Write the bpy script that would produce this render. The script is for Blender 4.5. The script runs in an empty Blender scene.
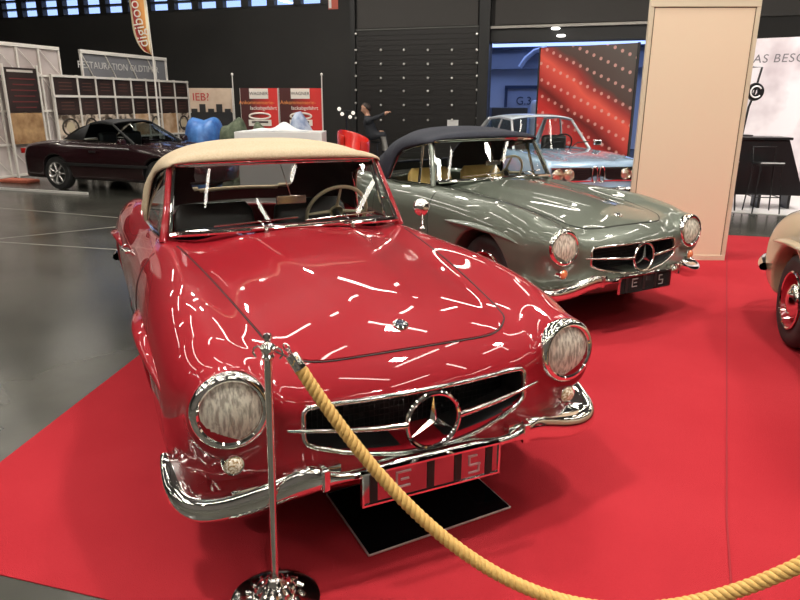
import bpy, math, random
import numpy as np
from math import sin, cos, pi, radians, sqrt, atan2
from mathutils import Vector, Matrix

random.seed(7)
rng = np.random.default_rng(5)
SC = bpy.context.scene
COL = SC.collection

# ------------------------------------------------------------------ camera
CF, CP, CR, CH = 662.76, radians(16.517), radians(.2344), 1.6151
fw = Vector((0, cos(CP), -sin(CP)))
up0 = Vector((0, sin(CP), cos(CP)))
x0 = Vector((1, 0, 0))
cx = x0 * cos(CR) + up0 * sin(CR)
cu = -x0 * sin(CR) + up0 * cos(CR)
cam_d = bpy.data.cameras.new('camera')
cam_d.sensor_width = 36
cam_d.lens = CF / 800 * 36
cam_d.clip_end = 300
cam = bpy.data.objects.new('camera', cam_d)
COL.objects.link(cam)
M = Matrix((cx, cu, -fw)).transposed().to_4x4()
M.translation = Vector((0, 0, CH))
cam.matrix_world = M
SC.camera = cam
SC.view_settings.view_transform = 'Standard'
SC.view_settings.look = 'None'
SC.view_settings.gamma = 1
SC.view_settings.exposure = -.22
SC.view_settings.use_curve_mapping = False


def at(px, py, Y):
    """photo pixel -> point at distance Y"""
    d = fw + cx * ((px - 400) / CF) - cu * ((py - 300) / CF)
    t = Y / d.y
    return Vector((d.x * t, Y, CH + d.z * t))


HA = radians(-18.5)                     # the hall's own axes


def hall(u, v, z=0.0):
    return Vector((u * cos(HA) - v * sin(HA), u * sin(HA) + v * cos(HA), z))


# ------------------------------------------------------------------ materials
def mat(name, col, rough=.5, metal=0., coat=0., spec=.5, emit=None, estr=1., alpha=None, trans=0., coatr=.03):
    m = bpy.data.materials.new(name)
    m.use_nodes = True
    b = m.node_tree.nodes['Principled BSDF']
    b.inputs['Base Color'].default_value = (*col, 1)
    b.inputs['Roughness'].default_value = rough
    b.inputs['Metallic'].default_value = metal
    b.inputs['Coat Weight'].default_value = coat
    b.inputs['Coat Roughness'].default_value = coatr
    b.inputs['Specular IOR Level'].default_value = spec
    b.inputs['Transmission Weight'].default_value = trans
    if emit:
        b.inputs['Emission Color'].default_value = (*emit, 1)
        b.inputs['Emission Strength'].default_value = estr
    return m


def nt(m):
    return m.node_tree.nodes, m.node_tree.links, m.node_tree.nodes['Principled BSDF']


def noisy(m, scale, c1, c2, bump=0., detail=4, rough=None, lo=.35, hi=.65, bscale=None):
    """procedural colour variation plus bump"""
    n, l, b = nt(m)
    tc = n.new('ShaderNodeTexCoord')
    no = n.new('ShaderNodeTexNoise')
    no.inputs['Scale'].default_value = scale
    no.inputs['Detail'].default_value = detail
    l.new(tc.outputs['Object'], no.inputs['Vector'])
    r = n.new('ShaderNodeValToRGB')
    r.color_ramp.elements[0].position = lo
    r.color_ramp.elements[1].position = hi
    r.color_ramp.elements[0].color = (*c1, 1)
    r.color_ramp.elements[1].color = (*c2, 1)
    l.new(no.outputs['Fac'], r.inputs['Fac'])
    l.new(r.outputs['Color'], b.inputs['Base Color'])
    if rough:
        mr = n.new('ShaderNodeMapRange')
        mr.inputs['To Min'].default_value = rough[0]
        mr.inputs['To Max'].default_value = rough[1]
        l.new(no.outputs['Fac'], mr.inputs['Value'])
        l.new(mr.outputs['Result'], b.inputs['Roughness'])
    if bump:
        n2 = n.new('ShaderNodeTexNoise')
        n2.inputs['Scale'].default_value = bscale or scale * 8
        l.new(tc.outputs['Object'], n2.inputs['Vector'])
        bp = n.new('ShaderNodeBump')
        bp.inputs['Strength'].default_value = bump
        bp.inputs['Distance'].default_value = .01
        l.new(n2.outputs['Fac'], bp.inputs['Height'])
        l.new(bp.outputs['Normal'], b.inputs['Normal'])
    return m


def glass(name, tint=(1, 1, 1), refl=1.0, ior=1.45):
    m = bpy.data.materials.new(name)
    m.use_nodes = True
    n, l = m.node_tree.nodes, m.node_tree.links
    n.clear()
    o = n.new('ShaderNodeOutputMaterial')
    t = n.new('ShaderNodeBsdfTransparent')
    t.inputs['Color'].default_value = (*tint, 1)
    g = n.new('ShaderNodeBsdfGlossy')
    g.inputs['Roughness'].default_value = .01
    lw = n.new('ShaderNodeLayerWeight')
    lw.inputs['Blend'].default_value = .5
    pw = n.new('ShaderNodeMath')
    pw.operation = 'POWER'
    pw.inputs[1].default_value = 5
    l.new(lw.outputs['Facing'], pw.inputs[0])
    f = n.new('ShaderNodeMath')
    f.operation = 'MULTIPLY_ADD'
    f.inputs[1].default_value = .9
    f.inputs[2].default_value = ((ior - 1) / (ior + 1)) ** 2 * 1.3
    l.new(pw.outputs[0], f.inputs[0])
    x = n.new('ShaderNodeMixShader')
    l.new(f.outputs[0], x.inputs[0])
    l.new(t.outputs[0], x.inputs[1])
    l.new(g.outputs[0], x.inputs[2])
    l.new(x.outputs[0], o.inputs['Surface'])
    return m


RED = mat('red_paint', (.31, .010, .018), .5, coat=1., coatr=.012, spec=.1)
GREEN = mat('sage_metallic_paint', (.130, .150, .118), .40, .3, coat=1., coatr=.015)
TANP = mat('tan_paint', (.42, .335, .22), .3, coat=1.)
MAROON = mat('maroon_paint', (.020, .004, .006), .25, coat=1.)
BLUEP = mat('pale_blue_paint', (.42, .60, .80), .25, .3, coat=1.)
CHROME = mat('chrome', (.88, .87, .84), .06, 1.)
CHROME_R = mat('polished_chrome_cast', (.80, .78, .74), .12, 1.)
MIRROR = mat('plate_mirror', (.42, .40, .40), .06, 1.)
BLACK = mat('black_rubber', (.012, .012, .012), .55)
WELL = mat('black_underseal', (.012, .012, .013), .7)
TYRE = noisy(mat('tyre_rubber', (.02, .02, .02), .6), 12, (.014, .014, .014), (.028, .027, .026))
GRILL = mat('black_grille_mesh', (.006, .006, .007), .35)
DASHM = mat('dash_black', (.015, .014, .013), .4)
CREAM = mat('cream_bakelite', (.72, .62, .42), .3, coat=.5)
CANB = noisy(mat('beige_canvas', (.5, .4, .27), .85), 90, (.47, .37, .24), (.55, .44, .30), bump=.15)
CAND = noisy(mat('navy_canvas', (.03, .033, .05), .8), 90, (.012, .014, .024), (.024, .027, .042), bump=.15)
CANT = noisy(mat('brown_canvas', (.1, .07, .05), .8), 90, (.08, .06, .04), (.12, .09, .06), bump=.15)
CANK = noisy(mat('black_canvas', (.015, .015, .017), .7), 90, (.012, .012, .013), (.02, .02, .022), bump=.1)
LININ = mat('dark_lining', (.035, .031, .028), .9)
SEATD = mat('dark_leather', (.022, .014, .012), .45)
SEATT = noisy(mat('mustard_leather', (.7, .45, .12), .5), 8, (.62, .40, .11), (.78, .53, .17))
GLASS = glass('clear_glass', (.93, .96, .95))
SGLASS = glass('smoked_glass', (.45, .5, .5))
VINYL = glass('rear_vinyl', (.93, .93, .91), ior=1.2)
LENSG = glass('lens_glass', (.97, .97, .93), ior=1.5)
_n, _l = LENSG.node_tree.nodes, LENSG.node_tree.links
_o = [q for q in _n if q.type == 'OUTPUT_MATERIAL'][0]
_m = _n.new('ShaderNodeMixShader')
_tc = _n.new('ShaderNodeTexCoord')
_mp = _n.new('ShaderNodeMapping')
_mp.inputs['Scale'].default_value = (95, 95, 22)
_no = _n.new('ShaderNodeTexNoise')
_no.inputs['Scale'].default_value = 1.
_no.inputs['Detail'].default_value = 3
_mr = _n.new('ShaderNodeMapRange')
_mr.inputs['From Min'].default_value = .40
_mr.inputs['From Max'].default_value = .60
_mr.inputs['To Min'].default_value = .28
_mr.inputs['To Max'].default_value = .66
_l.new(_tc.outputs['Object'], _mp.inputs['Vector'])
_l.new(_mp.outputs[0], _no.inputs['Vector'])
_l.new(_no.outputs['Fac'], _mr.inputs['Value'])
_l.new(_mr.outputs[0], _m.inputs[0])
_l.new([q for q in _n if q.type == 'MIX_SHADER'][0].outputs[0], _m.inputs[1])
_d = _n.new('ShaderNodeBsdfDiffuse')  # mottled cream diffuse stands in for bright reflections in the headlamp glass
_d.inputs['Color'].default_value = (1., .96, .82, 1)
_l.new(_d.outputs[0], _m.inputs[2])
_l.new(_m.outputs[0], _o.inputs['Surface'])
REFL = noisy(mat('reflector', (.9, .88, .8), .07, 1.), 14, (.80, .72, .52), (.97, .95, .86), lo=.4, hi=.6, bump=1.0, bscale=75)
AMBER = noisy(mat('clear_ribbed_lamp', (.8, .7, .5), .15, coat=1), 130, (.40, .25, .10), (1., .92, .75), lo=.42, hi=.58)
ORANGE = noisy(mat('amber_lamp', (.8, .2, .05), .15, coat=1), 130, (.55, .08, .03), (.95, .35, .15), lo=.42, hi=.58)
REDL = mat('red_lamp', (.5, .01, .01), .15, coat=1)
ALLOY = mat('alloy_silver', (.75, .74, .72), .25, .9)
WHITEP = mat('white_paint', (.85, .84, .82), .4)


# ------------------------------------------------------------------ mesh builder
class MB:
    def __init__(s):
        s.v = []
        s.f = []
        s.mi = []

    def add(s, vs, fs, mi=0):
        o = len(s.v)
        s.v += [tuple(map(float, p)) for p in vs]
        s.f += [tuple(i + o for i in f) for f in fs]
        s.mi += [mi] * len(fs)
        return s

    def box(s, c, d, rz=0., mi=0, m=None, taper=1.):
        hx, hy, hz = d[0] / 2, d[1] / 2, d[2] / 2
        vs = []
        for z in (-hz, hz):
            t = taper if z > 0 else 1.
            for x, y in ((-hx, -hy), (hx, -hy), (hx, hy), (-hx, hy)):
                p = Vector((x * t, y * t, z))
                if m is not None:
                    p = m @ p
                elif rz:
                    p = Matrix.Rotation(rz, 3, 'Z') @ p
                vs.append(p + Vector(c))
        return s.add(vs, [(3, 2, 1, 0), (4, 5, 6, 7), (0, 1, 5, 4), (1, 2, 6, 5), (2, 3, 7, 6), (3, 0, 4, 7)], mi)

    def tube(s, pts, r, seg=8, closed=False, caps=True, mi=0, flat=None):
        P = [Vector(p) for p in pts]
        n = len(P)
        rr = r if hasattr(r, '__len__') else [r] * n
        vs = []
        nrm = None
        for i in range(n):
            if closed:
                t = P[(i + 1) % n] - P[i - 1]
            else:
                t = P[min(i + 1, n - 1)] - P[max(i - 1, 0)]
            t.normalize()
            if nrm is None:
                a = Vector((0, 0, 1)) if abs(t.z) < .9 else Vector((1, 0, 0))
                nrm = (a - t * a.dot(t)).normalized()
            else:
                nrm = (nrm - t * nrm.dot(t)).normalized()
            b = t.cross(nrm)
            for k in range(seg):
                a = 2 * pi * k / seg
                fx = flat if flat else 1.
                vs.append(P[i] + nrm * (cos(a) * rr[i] * fx) + b * (sin(a) * rr[i]))
        fs = []
        for i in range(n if closed else n - 1):
            j = (i + 1) % n
            for k in range(seg):
                k2 = (k + 1) % seg
                fs.append((i * seg + k, i * seg + k2, j * seg + k2, j * seg + k))
        if caps and not closed:
            fs.append(tuple(range(seg - 1, -1, -1)))
            fs.append(tuple((n - 1) * seg + k for k in range(seg)))
        return s.add(vs, fs, mi)

    def lathe(s, prof, c=(0, 0, 0), m=None, seg=32, mi=0):
        """prof: list (r,h); axis local z, turned by matrix m"""
        vs = []
        for r, h_ in prof:
            for k in range(seg):
                a = 2 * pi * k / seg
                p = Vector((r * cos(a), r * sin(a), h_))
                if m is not None:
                    p = m @ p
                vs.append(p + Vector(c))
        fs = []
        for i in range(len(prof) - 1):
            for k in range(seg):
                k2 = (k + 1) % seg
                fs.append((i * seg + k, i * seg + k2, (i + 1) * seg + k2, (i + 1) * seg + k))
        return s.add(vs, fs, mi)

    def grid(s, A, mi=0, wu=False, wv=False, flip=False, mask=None):
        A = np.asarray(A)
        n, m_ = A.shape[:2]
        fs = []
        for i in range(n if wu else n - 1):
            for j in range(m_ if wv else m_ - 1):
                if mask is not None and not mask[i][j]:
                    continue
                i2, j2 = (i + 1) % n, (j + 1) % m_
                q = (i * m_ + j, i2 * m_ + j, i2 * m_ + j2, i * m_ + j2)
                fs.append(q[::-1] if flip else q)
        return s.add(A.reshape(-1, 3), fs, mi)

    def prism(s, poly, o, ax, ay, az, depth, mi=0):
        """poly 2d extruded: o + x*ax + y*ay, depth along az"""
        o, ax, ay, az = map(Vector, (o, ax, ay, az))
        n = len(poly)
        vs = [o + ax * x + ay * y for x, y in poly] + [o + ax * x + ay * y + az * depth for x, y in poly]
        fs = [tuple(range(n - 1, -1, -1)), tuple(range(n, 2 * n))]
        fs += [(i, (i + 1) % n, n + (i + 1) % n, n + i) for i in range(n)]
        return s.add(vs, fs, mi)

    def mirror(s):
        """add a copy mirrored in y"""
        n = len(s.v)
        s.v += [(x, -y, z) for x, y, z in s.v]
        s.f += [tuple(i + n for i in f[::-1]) for f in s.f]
        s.mi += list(s.mi)
        return s

    def mesh(s, name, mats, smooth=40):
        me = bpy.data.meshes.new(name)
        me.from_pydata(s.v, [], s.f)
        for m in mats:
            me.materials.append(m)
        if len(mats) > 1:
            me.polygons.foreach_set('material_index', s.mi)
        if smooth:
            me.polygons.foreach_set('use_smooth', [True] * len(me.polygons))
            me.set_sharp_from_angle(angle=radians(smooth))
        me.update()
        return me

    def build(s, name, mats, parent=None, smooth=40, **kw):
        if not isinstance(mats, (list, tuple)):
            mats = [mats]
        return link(name, s.mesh(name, mats, smooth), parent, **kw)


def link(name, me, parent=None, label=None, cat=None, group=None, kind=None, bevel=0, subd=0, solid=0):
    o = bpy.data.objects.new(name, me)
    COL.objects.link(o)
    if parent is not None:
        o.parent = parent
    tag(o, label, cat, group, kind)
    if subd:
        md = o.modifiers.new('subdivision', 'SUBSURF')
        md.levels = md.render_levels = subd
    if solid:
        md = o.modifiers.new('solid', 'SOLIDIFY')
        md.thickness = solid
    if bevel:
        md = o.modifiers.new('bevel', 'BEVEL')
        md.width = bevel
        md.segments = 2
        md.limit_method = 'ANGLE'
    return o


def tag(o, label=None, cat=None, group=None, kind=None):
    for k, v in (('label', label), ('category', cat), ('group', group), ('kind', kind)):
        if v:
            o[k] = v
    return o


def empty(name, loc, rz=0., label=None, cat=None, group=None):
    o = bpy.data.objects.new(name, None)
    COL.objects.link(o)
    o.location = loc
    o.rotation_euler = (0, 0, rz)
    o.empty_display_size = .2
    return tag(o, label, cat, group)


def copy_tree(o, parent=None):
    kids = [k for k in COL.objects if k.parent == o]
    c = o.copy()
    COL.objects.link(c)
    if parent is not None:
        c.parent = parent
    for k in kids:
        copy_tree(k, c)
    return c


def text(name, s, size, m, loc, rot, parent=None, depth=.003, spacing=1., shear=0., align='CENTER'):
    cu_ = bpy.data.curves.new(name, 'FONT')
    cu_.body = s
    cu_.size = size
    cu_.extrude = depth
    cu_.align_x = align
    cu_.align_y = 'CENTER'
    cu_.space_character = spacing
    cu_.shear = shear
    t = bpy.data.objects.new(name, cu_)
    COL.objects.link(t)
    dg = bpy.context.evaluated_depsgraph_get()
    me = bpy.data.meshes.new_from_object(t.evaluated_get(dg))
    bpy.data.objects.remove(t)
    me.materials.clear()
    me.materials.append(m)
    o = link(name, me, parent)
    o.location = loc
    o.rotation_euler = rot
    return o


# ------------------------------------------------------------------ implicit surfaces
def smax(a, b, k):
    h_ = np.maximum(k - np.abs(a - b), 0) / k
    return np.maximum(a, b) + h_ * h_ * k * .25


def smin(a, b, k):
    return -smax(-a, -b, k)


def sstep(t):
    t = np.clip(t, 0, 1)
    return t * t * (3 - 2 * t)


class Spl:
    """natural cubic spline, linear outside"""

    def __init__(s, pts):
        pts = sorted(pts)
        s.x = np.array([p[0] for p in pts], float)
        s.y = np.array([p[1] for p in pts], float)
        n = len(pts)
        h_ = np.diff(s.x)
        A = np.eye(n)
        r = np.zeros(n)
        for i in range(1, n - 1):
            A[i, i - 1], A[i, i], A[i, i + 1] = h_[i - 1], 2 * (h_[i - 1] + h_[i]), h_[i]
            r[i] = 6 * ((s.y[i + 1] - s.y[i]) / h_[i] - (s.y[i] - s.y[i - 1]) / h_[i - 1])
        s.m = np.linalg.solve(A, r)

    def __call__(s, x):
        x = np.clip(np.asarray(x, float), s.x[0], s.x[-1])
        i = np.clip(np.searchsorted(s.x, x) - 1, 0, len(s.x) - 2)
        h_ = s.x[i + 1] - s.x[i]
        a = (s.x[i + 1] - x) / h_
        b = (x - s.x[i]) / h_
        return a * s.y[i] + b * s.y[i + 1] + ((a ** 3 - a) * s.m[i] + (b ** 3 - b) * s.m[i + 1]) * h_ * h_ / 6


def ell(x, y, z, c, r):
    q = np.sqrt(((x - c[0]) / r[0]) ** 2 + ((y - c[1]) / r[1]) ** 2 + ((z - c[2]) / r[2]) ** 2)
    return (q - 1) * min(r)


def grad(f, p, e=.0015):
    g = np.empty_like(p)
    for a in range(3):
        d = np.zeros(3)
        d[a] = e
        u = p + d
        w = p - d
        g[:, a] = (f(u[:, 0], u[:, 1], u[:, 2]) - f(w[:, 0], w[:, 1], w[:, 2])) / (2 * e)
    return g


def surface_nets(f, lo, hi, h_):
    ax = [np.arange(lo[a], hi[a] + h_, h_) for a in range(3)]
    X, Y, Z = np.meshgrid(*ax, indexing='ij')
    F = f(X, Y, Z)
    S = F < 0
    n = np.array(F.shape) - 1
    cs = [(i, j, k) for i in (0, 1) for j in (0, 1) for k in (0, 1)]

    def sl(A, c):
        return A[c[0]:c[0] + n[0], c[1]:c[1] + n[1], c[2]:c[2] + n[2]]
    cnt = sum(sl(S, c).astype(np.int8) for c in cs)
    mask = (cnt > 0) & (cnt < 8)
    idx = -np.ones(mask.shape, int)
    nv = int(mask.sum())
    idx[mask] = np.arange(nv)
    base = np.argwhere(mask).astype(float)
    acc = np.zeros((nv, 3))
    num = np.zeros(nv)
    for c in cs:
        for a in range(3):
            if c[a] == 0:
                d = list(c)
                d[a] = 1
                f0 = sl(F, c)[mask]
                f1 = sl(F, d)[mask]
                cr = (f0 < 0) != (f1 < 0)
                t = np.where(cr, f0 / np.where(cr, f0 - f1, 1), 0)
                p = np.array(c, float)[None, :].repeat(nv, 0)
                p[:, a] += t
                acc += p * cr[:, None]
                num += cr
    P = (base + acc / num[:, None]) * h_ + np.array(lo)
    faces = []
    for a in range(3):
        b, c = (a + 1) % 3, (a + 2) % 3
        s0 = [slice(None)] * 3
        s1 = [slice(None)] * 3
        s0[a] = slice(0, -1)
        s1[a] = slice(1, None)
        A0, A1 = S[tuple(s0)], S[tuple(s1)]
        e = np.argwhere(A0 != A1)
        e = e[(e[:, b] > 0) & (e[:, c] > 0) & (e[:, b] < n[b]) & (e[:, c] < n[c])]
        out = A0[e[:, 0], e[:, 1], e[:, 2]]
        q = []
        for db, dc in ((-1, -1), (0, -1), (0, 0), (-1, 0)):
            g = e.copy()
            g[:, b] += db
            g[:, c] += dc
            q.append(idx[g[:, 0], g[:, 1], g[:, 2]])
        q = np.array(q).T
        q[~out] = q[~out][:, ::-1]
        faces.append(q)
    return P, np.concatenate(faces)


def implicit_mesh(name, f, lo, hi, h_, mats, classify, custom=True):
    P, Fc = surface_nets(f, lo, hi, h_)
    for _ in range(4):
        v = f(P[:, 0], P[:, 1], P[:, 2])
        g = grad(f, P)
        gg = np.maximum((g * g).sum(1), .05)
        st = g * (v / gg)[:, None]
        ln = np.linalg.norm(st, axis=1)
        st *= np.minimum(1, h_ * .5 / np.maximum(ln, 1e-9))[:, None]
        P = P - st
    g = grad(f, P, .003)
    N = g / np.maximum(np.linalg.norm(g, axis=1), 1e-9)[:, None]
    me = bpy.data.meshes.new(name)
    me.from_pydata(P.tolist(), [], Fc.tolist())
    for m in mats:
        me.materials.append(m)
    C = P[Fc].mean(1)
    me.polygons.foreach_set('material_index', classify(C, N[Fc].mean(1)).astype(np.int32))
    me.polygons.foreach_set('use_smooth', np.ones(len(Fc), bool))
    me.update()
    if custom:
        me.normals_split_custom_set_from_vertices(N.tolist())
    return me


def zsolve(f, x, y, lo=.2, hi=1.2):
    """highest z on surface above (x,y)"""
    x = np.asarray(x, float)
    y = np.asarray(y, float)
    a = np.full(x.shape, lo)
    b = np.full(x.shape, hi)
    for _ in range(30):
        m = (a + b) / 2
        ins = f(x, y, m) < 0
        a = np.where(ins, m, a)
        b = np.where(ins, b, m)
    return (a + b) / 2


def axsolve(f, ax, p, q, lo, hi):
    """solve along axis ax (0 x, 1 y) given the other two"""
    p = np.asarray(p, float)
    q = np.asarray(q, float)
    a = np.full(p.shape, float(lo))
    b = np.full(p.shape, float(hi))
    for _ in range(30):
        m = (a + b) / 2
        v = f(m, p, q) if ax == 0 else f(p, m, q)
        ins = v < 0
        a = np.where(ins, m, a)
        b = np.where(ins, b, m)
    return (a + b) / 2


def panel(f, P, off, skirt=.006):
    """offset a grid of surface points outward and add a skirt; returns MB"""
    sh_ = P.shape
    p = P.reshape(-1, 3).copy()
    g = grad(f, p, .004)
    N = g / np.linalg.norm(g, axis=1)[:, None]
    outer = (p + N * off).reshape(sh_)
    inner = (p - N * skirt).reshape(sh_)
    n, m = sh_[:2]
    G = np.zeros((n + 2, m + 2, 3))
    G[1:-1, 1:-1] = outer
    G[0, 1:-1] = inner[0]
    G[-1, 1:-1] = inner[-1]
    G[1:-1, 0] = inner[:, 0]
    G[1:-1, -1] = inner[:, -1]
    G[0, 0], G[0, -1], G[-1, 0], G[-1, -1] = inner[0, 0], inner[0, -1], inner[-1, 0], inner[-1, -1]
    return G


# ------------------------------------------------------------------ the roadster (three stand here)
Zc = Spl([(-3.45, .50), (-3.3, .60), (-3.0, .74), (-2.6, .86), (-2.1, .925), (-1.5, .95), (-1.0, .962), (-.8, .957), (-.4, .93), (0, .897), (.3, .863), (.5, .828), (.65, .772), (.78, .69), (.9, .59)])
Zf = Spl([(-3.5, .62), (-3.3, .70), (-3.0, .80), (-2.5, .895), (-2.1, .915), (-1.6, .905), (-1.2, .915), (-.8, .922), (-.4, .908), (0, .874), (.3, .838), (.5, .805), (.66, .778), (.85, .74)])
Yf = Spl([(-3.5, .60), (-2.5, .70), (-1.6, .70), (-.8, .705), (0, .695), (.4, .68), (.66, .665), (.9, .66)])
Wp = Spl([(-3.5, .70), (-3.2, .79), (-2.8, .845), (-2.3, .84), (-1.8, .842), (-1.2, .848), (-.6, .855), (0, .858), (.35, .848), (.6, .82), (.8, .76), (.95, .70)])
HLY, HLZ = .665, .66


def sl_solid(x, y, z):
    y = np.abs(y)
    hood = Zc(x) - .055 * (y / .5) ** 2 - .05 * np.clip(y - .45, 0, 1)
    w = np.interp(x, [-.8, .45], [.34, .13])
    dome = .011 * sstep((w + .05 - y) / .10) * sstep((x + .95) / .3) * sstep((.62 - x) / .35)
    hood = hood + dome
    dy = y - Yf(x)
    fend = Zf(x) - 1.55 * dy * dy
    T = smax(hood, fend, .09)
    a = (z - T) * .96
    W = Wp(x) - .75 * np.clip(z - .60, 0, 1) ** 2 - .5 * np.clip(.5 - z, 0, 1) ** 2
    b = smax(a, y - W, .17)
    N = .800 - .15 * (y / .66) ** 2 - .10 * np.clip(y - .6, 0, 1) - .55 * np.clip(z - .62, 0, 1) ** 2 * 4 - .5 * np.clip(.42 - z, 0, 1)
    b = smax(b, x - N, .12)
    tl = -3.42 + .20 * (y / .7) ** 2 + .5 * np.clip(z - .55, 0, 1) + .25 * np.clip(.45 - z, 0, 1)
    b = smax(b, tl - x, .16)
    # headlamp pods
    r = np.sqrt((y - HLY) ** 2 + (z - HLZ - .02 * (x - .66)) ** 2)
    pod = smax(r - .122, x - .672, .02)
    pod = smax(pod, -.2 - x, .05)
    b = smin(b, pod, .06)
    b = smax(b, -smax(r - .108, .585 - x, .01), .015)
    # haunches and arch bulges
    b = smin(b, ell(x, y, z, (-2.42, .695, .60), (.80, .158, .315)), .10)
    b = smin(b, ell(x, y, z, (.0, .70, .58), (.66, .155, .27)), .10)
    zb = np.interp(x, [-3.4, -2.9, -1.9, -.5, .4, .8], [.38, .28, .20, .20, .22, .30])
    b = smax(b, (zb - z), .06)
    for xa in (0., -2.4):
        A = smax(np.sqrt((x - xa) ** 2 + (z - .335) ** 2) - .362, .50 - y, .02)
        b = smax(b, -A, .022)
    return b


def sl_body(x, y, z):
    b = sl_solid(x, y, z)
    ay = np.abs(y)
    g = smax(smax(z - (.650 - .010 * (ay / .44) ** 2), (.437 + .036 * (ay / .3) ** 2) - z, .02), ay - .437, .028)
    b = smax(b, -smax(g, .56 - x, .01), .014)
    c = smax(smax(np.abs(x + 1.49) - .53, ay - .615, .05), .36 - z, .05)
    b = smax(b, -c, .02)
    return b


def sl_classify(C, N):
    x, y, z = C[:, 0], np.abs(C[:, 1]), C[:, 2]
    k = np.zeros(len(C), int)
    for xa in (0., -2.4):
        r = np.sqrt((x - xa) ** 2 + (z - .335) ** 2)
        k[(r < .358) & (y < .86)] = 1
    k[(N[:, 2] < -.8) & (z < .34)] = 1
    ins = (np.abs(x + 1.49) < .525) & (y < .605) & (z < .935)
    k[ins] = 2
    k[(x > .50) & (x < .74) & (y < .445) & (z > .44) & (z < .64) & (sl_solid(x, y, z) < -.02)] = 1
    return k


SLM = {}


def slmesh(key, fn):
    if key not in SLM:
        SLM[key] = fn()
    return SLM[key]


def sl_grille_outline(inset=0., n=96):
    pts = []
    for k in range(n):
        a = 2 * pi * k / n
        lo, hi = 0, .8
        for _ in range(24):
            m = (lo + hi) / 2
            y, z = m * cos(a), .545 + m * sin(a) * .55
            ay = abs(y)
            g = smax(smax(z - (.650 - .010 * (ay / .44) ** 2), (.437 + .036 * (ay / .3) ** 2) - z, .02), ay - .437, .028)
            if g + inset < 0:
                lo = m
            else:
                hi = m
        pts.append((lo * cos(a), .545 + lo * sin(a) * .55))
    P = np.array(pts)
    X = axsolve(sl_solid, 0, P[:, 0], P[:, 1], .4, .95)
    return [(X[i], P[i, 0], P[i, 1]) for i in range(n)]


def wheel_mb(R=.325, w=.165, rim='red'):
    """wheel about local y axis at origin, outer face toward -y. returns dict of MBs"""
    m = Matrix.Rotation(pi / 2, 3, 'X')           # local z -> -y
    ty = MB().lathe([(.19, -w / 2), (R - .05, -w / 2), (R - .012, -w / 2 + .02), (R, -w / 2 + .045), (R, w / 2 - .045), (R - .012, w / 2 - .02),
                     (R - .035, w / 2 - .002), (R - .06, w / 2 + .002), (R - .10, w / 2 - .004), (.195, w / 2 - .012), (.19, w / 2 - .03)], m=m, seg=48)
    rm = MB().lathe([(.0, -.02), (.15, -.02), (.185, -w / 2 + .01), (.20, w / 2 - .015), (.197, w / 2 + .002), (.188, w / 2 + .002), (.178, w / 2 - .02), (.168, w / 2 - .045), (.15, w / 2 - .05), (.12, w / 2 - .03), (0, w / 2 - .03)], m=m, seg=48)
    hc = MB().lathe([(.122, w / 2 - .034), (.122, w / 2 - .02), (.112, w / 2 - .008), (.09, w / 2 + .004), (.085, w / 2 + .001), (.06, w / 2 + .012), (.03, w / 2 + .018), (0, w / 2 + .02)], m=m, seg=48)
    ring = MB()
    ring.lathe([(.186, w / 2 + .003), (.194, w / 2 + .009), (.203, w / 2 + .004), (.200, w / 2 - .003), (.186, w / 2 + .003)], m=m, seg=48)
    return ty, rm, hc, ring


def star_mb(c, R, m, thick=.006):
    """three pointed star in ring; local z faces out, local y is up"""
    s = MB()
    mm = m
    ring = [Vector(c) + mm @ Vector((cos(a) * R, sin(a) * R, 0)) for a in np.linspace(0, 2 * pi, 40, endpoint=False)]
    s.tube(ring, R * .085, 8, closed=True)
    ctr = Vector(c)
    for k in range(3):
        a = pi / 2 + k * 2 * pi / 3
        d = Vector((cos(a), sin(a), 0))
        p = Vector((-sin(a), cos(a), 0))
        tip = d * R * .97
        l_ = Vector((cos(a + pi / 3), sin(a + pi / 3), 0)) * R * .16
        r_ = Vector((cos(a - pi / 3), sin(a - pi / 3), 0)) * R * .16
        top = Vector((0, 0, R * .13))
        vs = [ctr + mm @ q for q in (tip, l_, top, r_, Vector((0, 0, -.004)), tip - Vector((0, 0, .003)))]
        s.add(vs, [(0, 2, 1), (0, 3, 2), (5, 4, 3, 0), (5, 0, 1, 4), (4, 1, 2), (4, 2, 3)])
    return s


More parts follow.
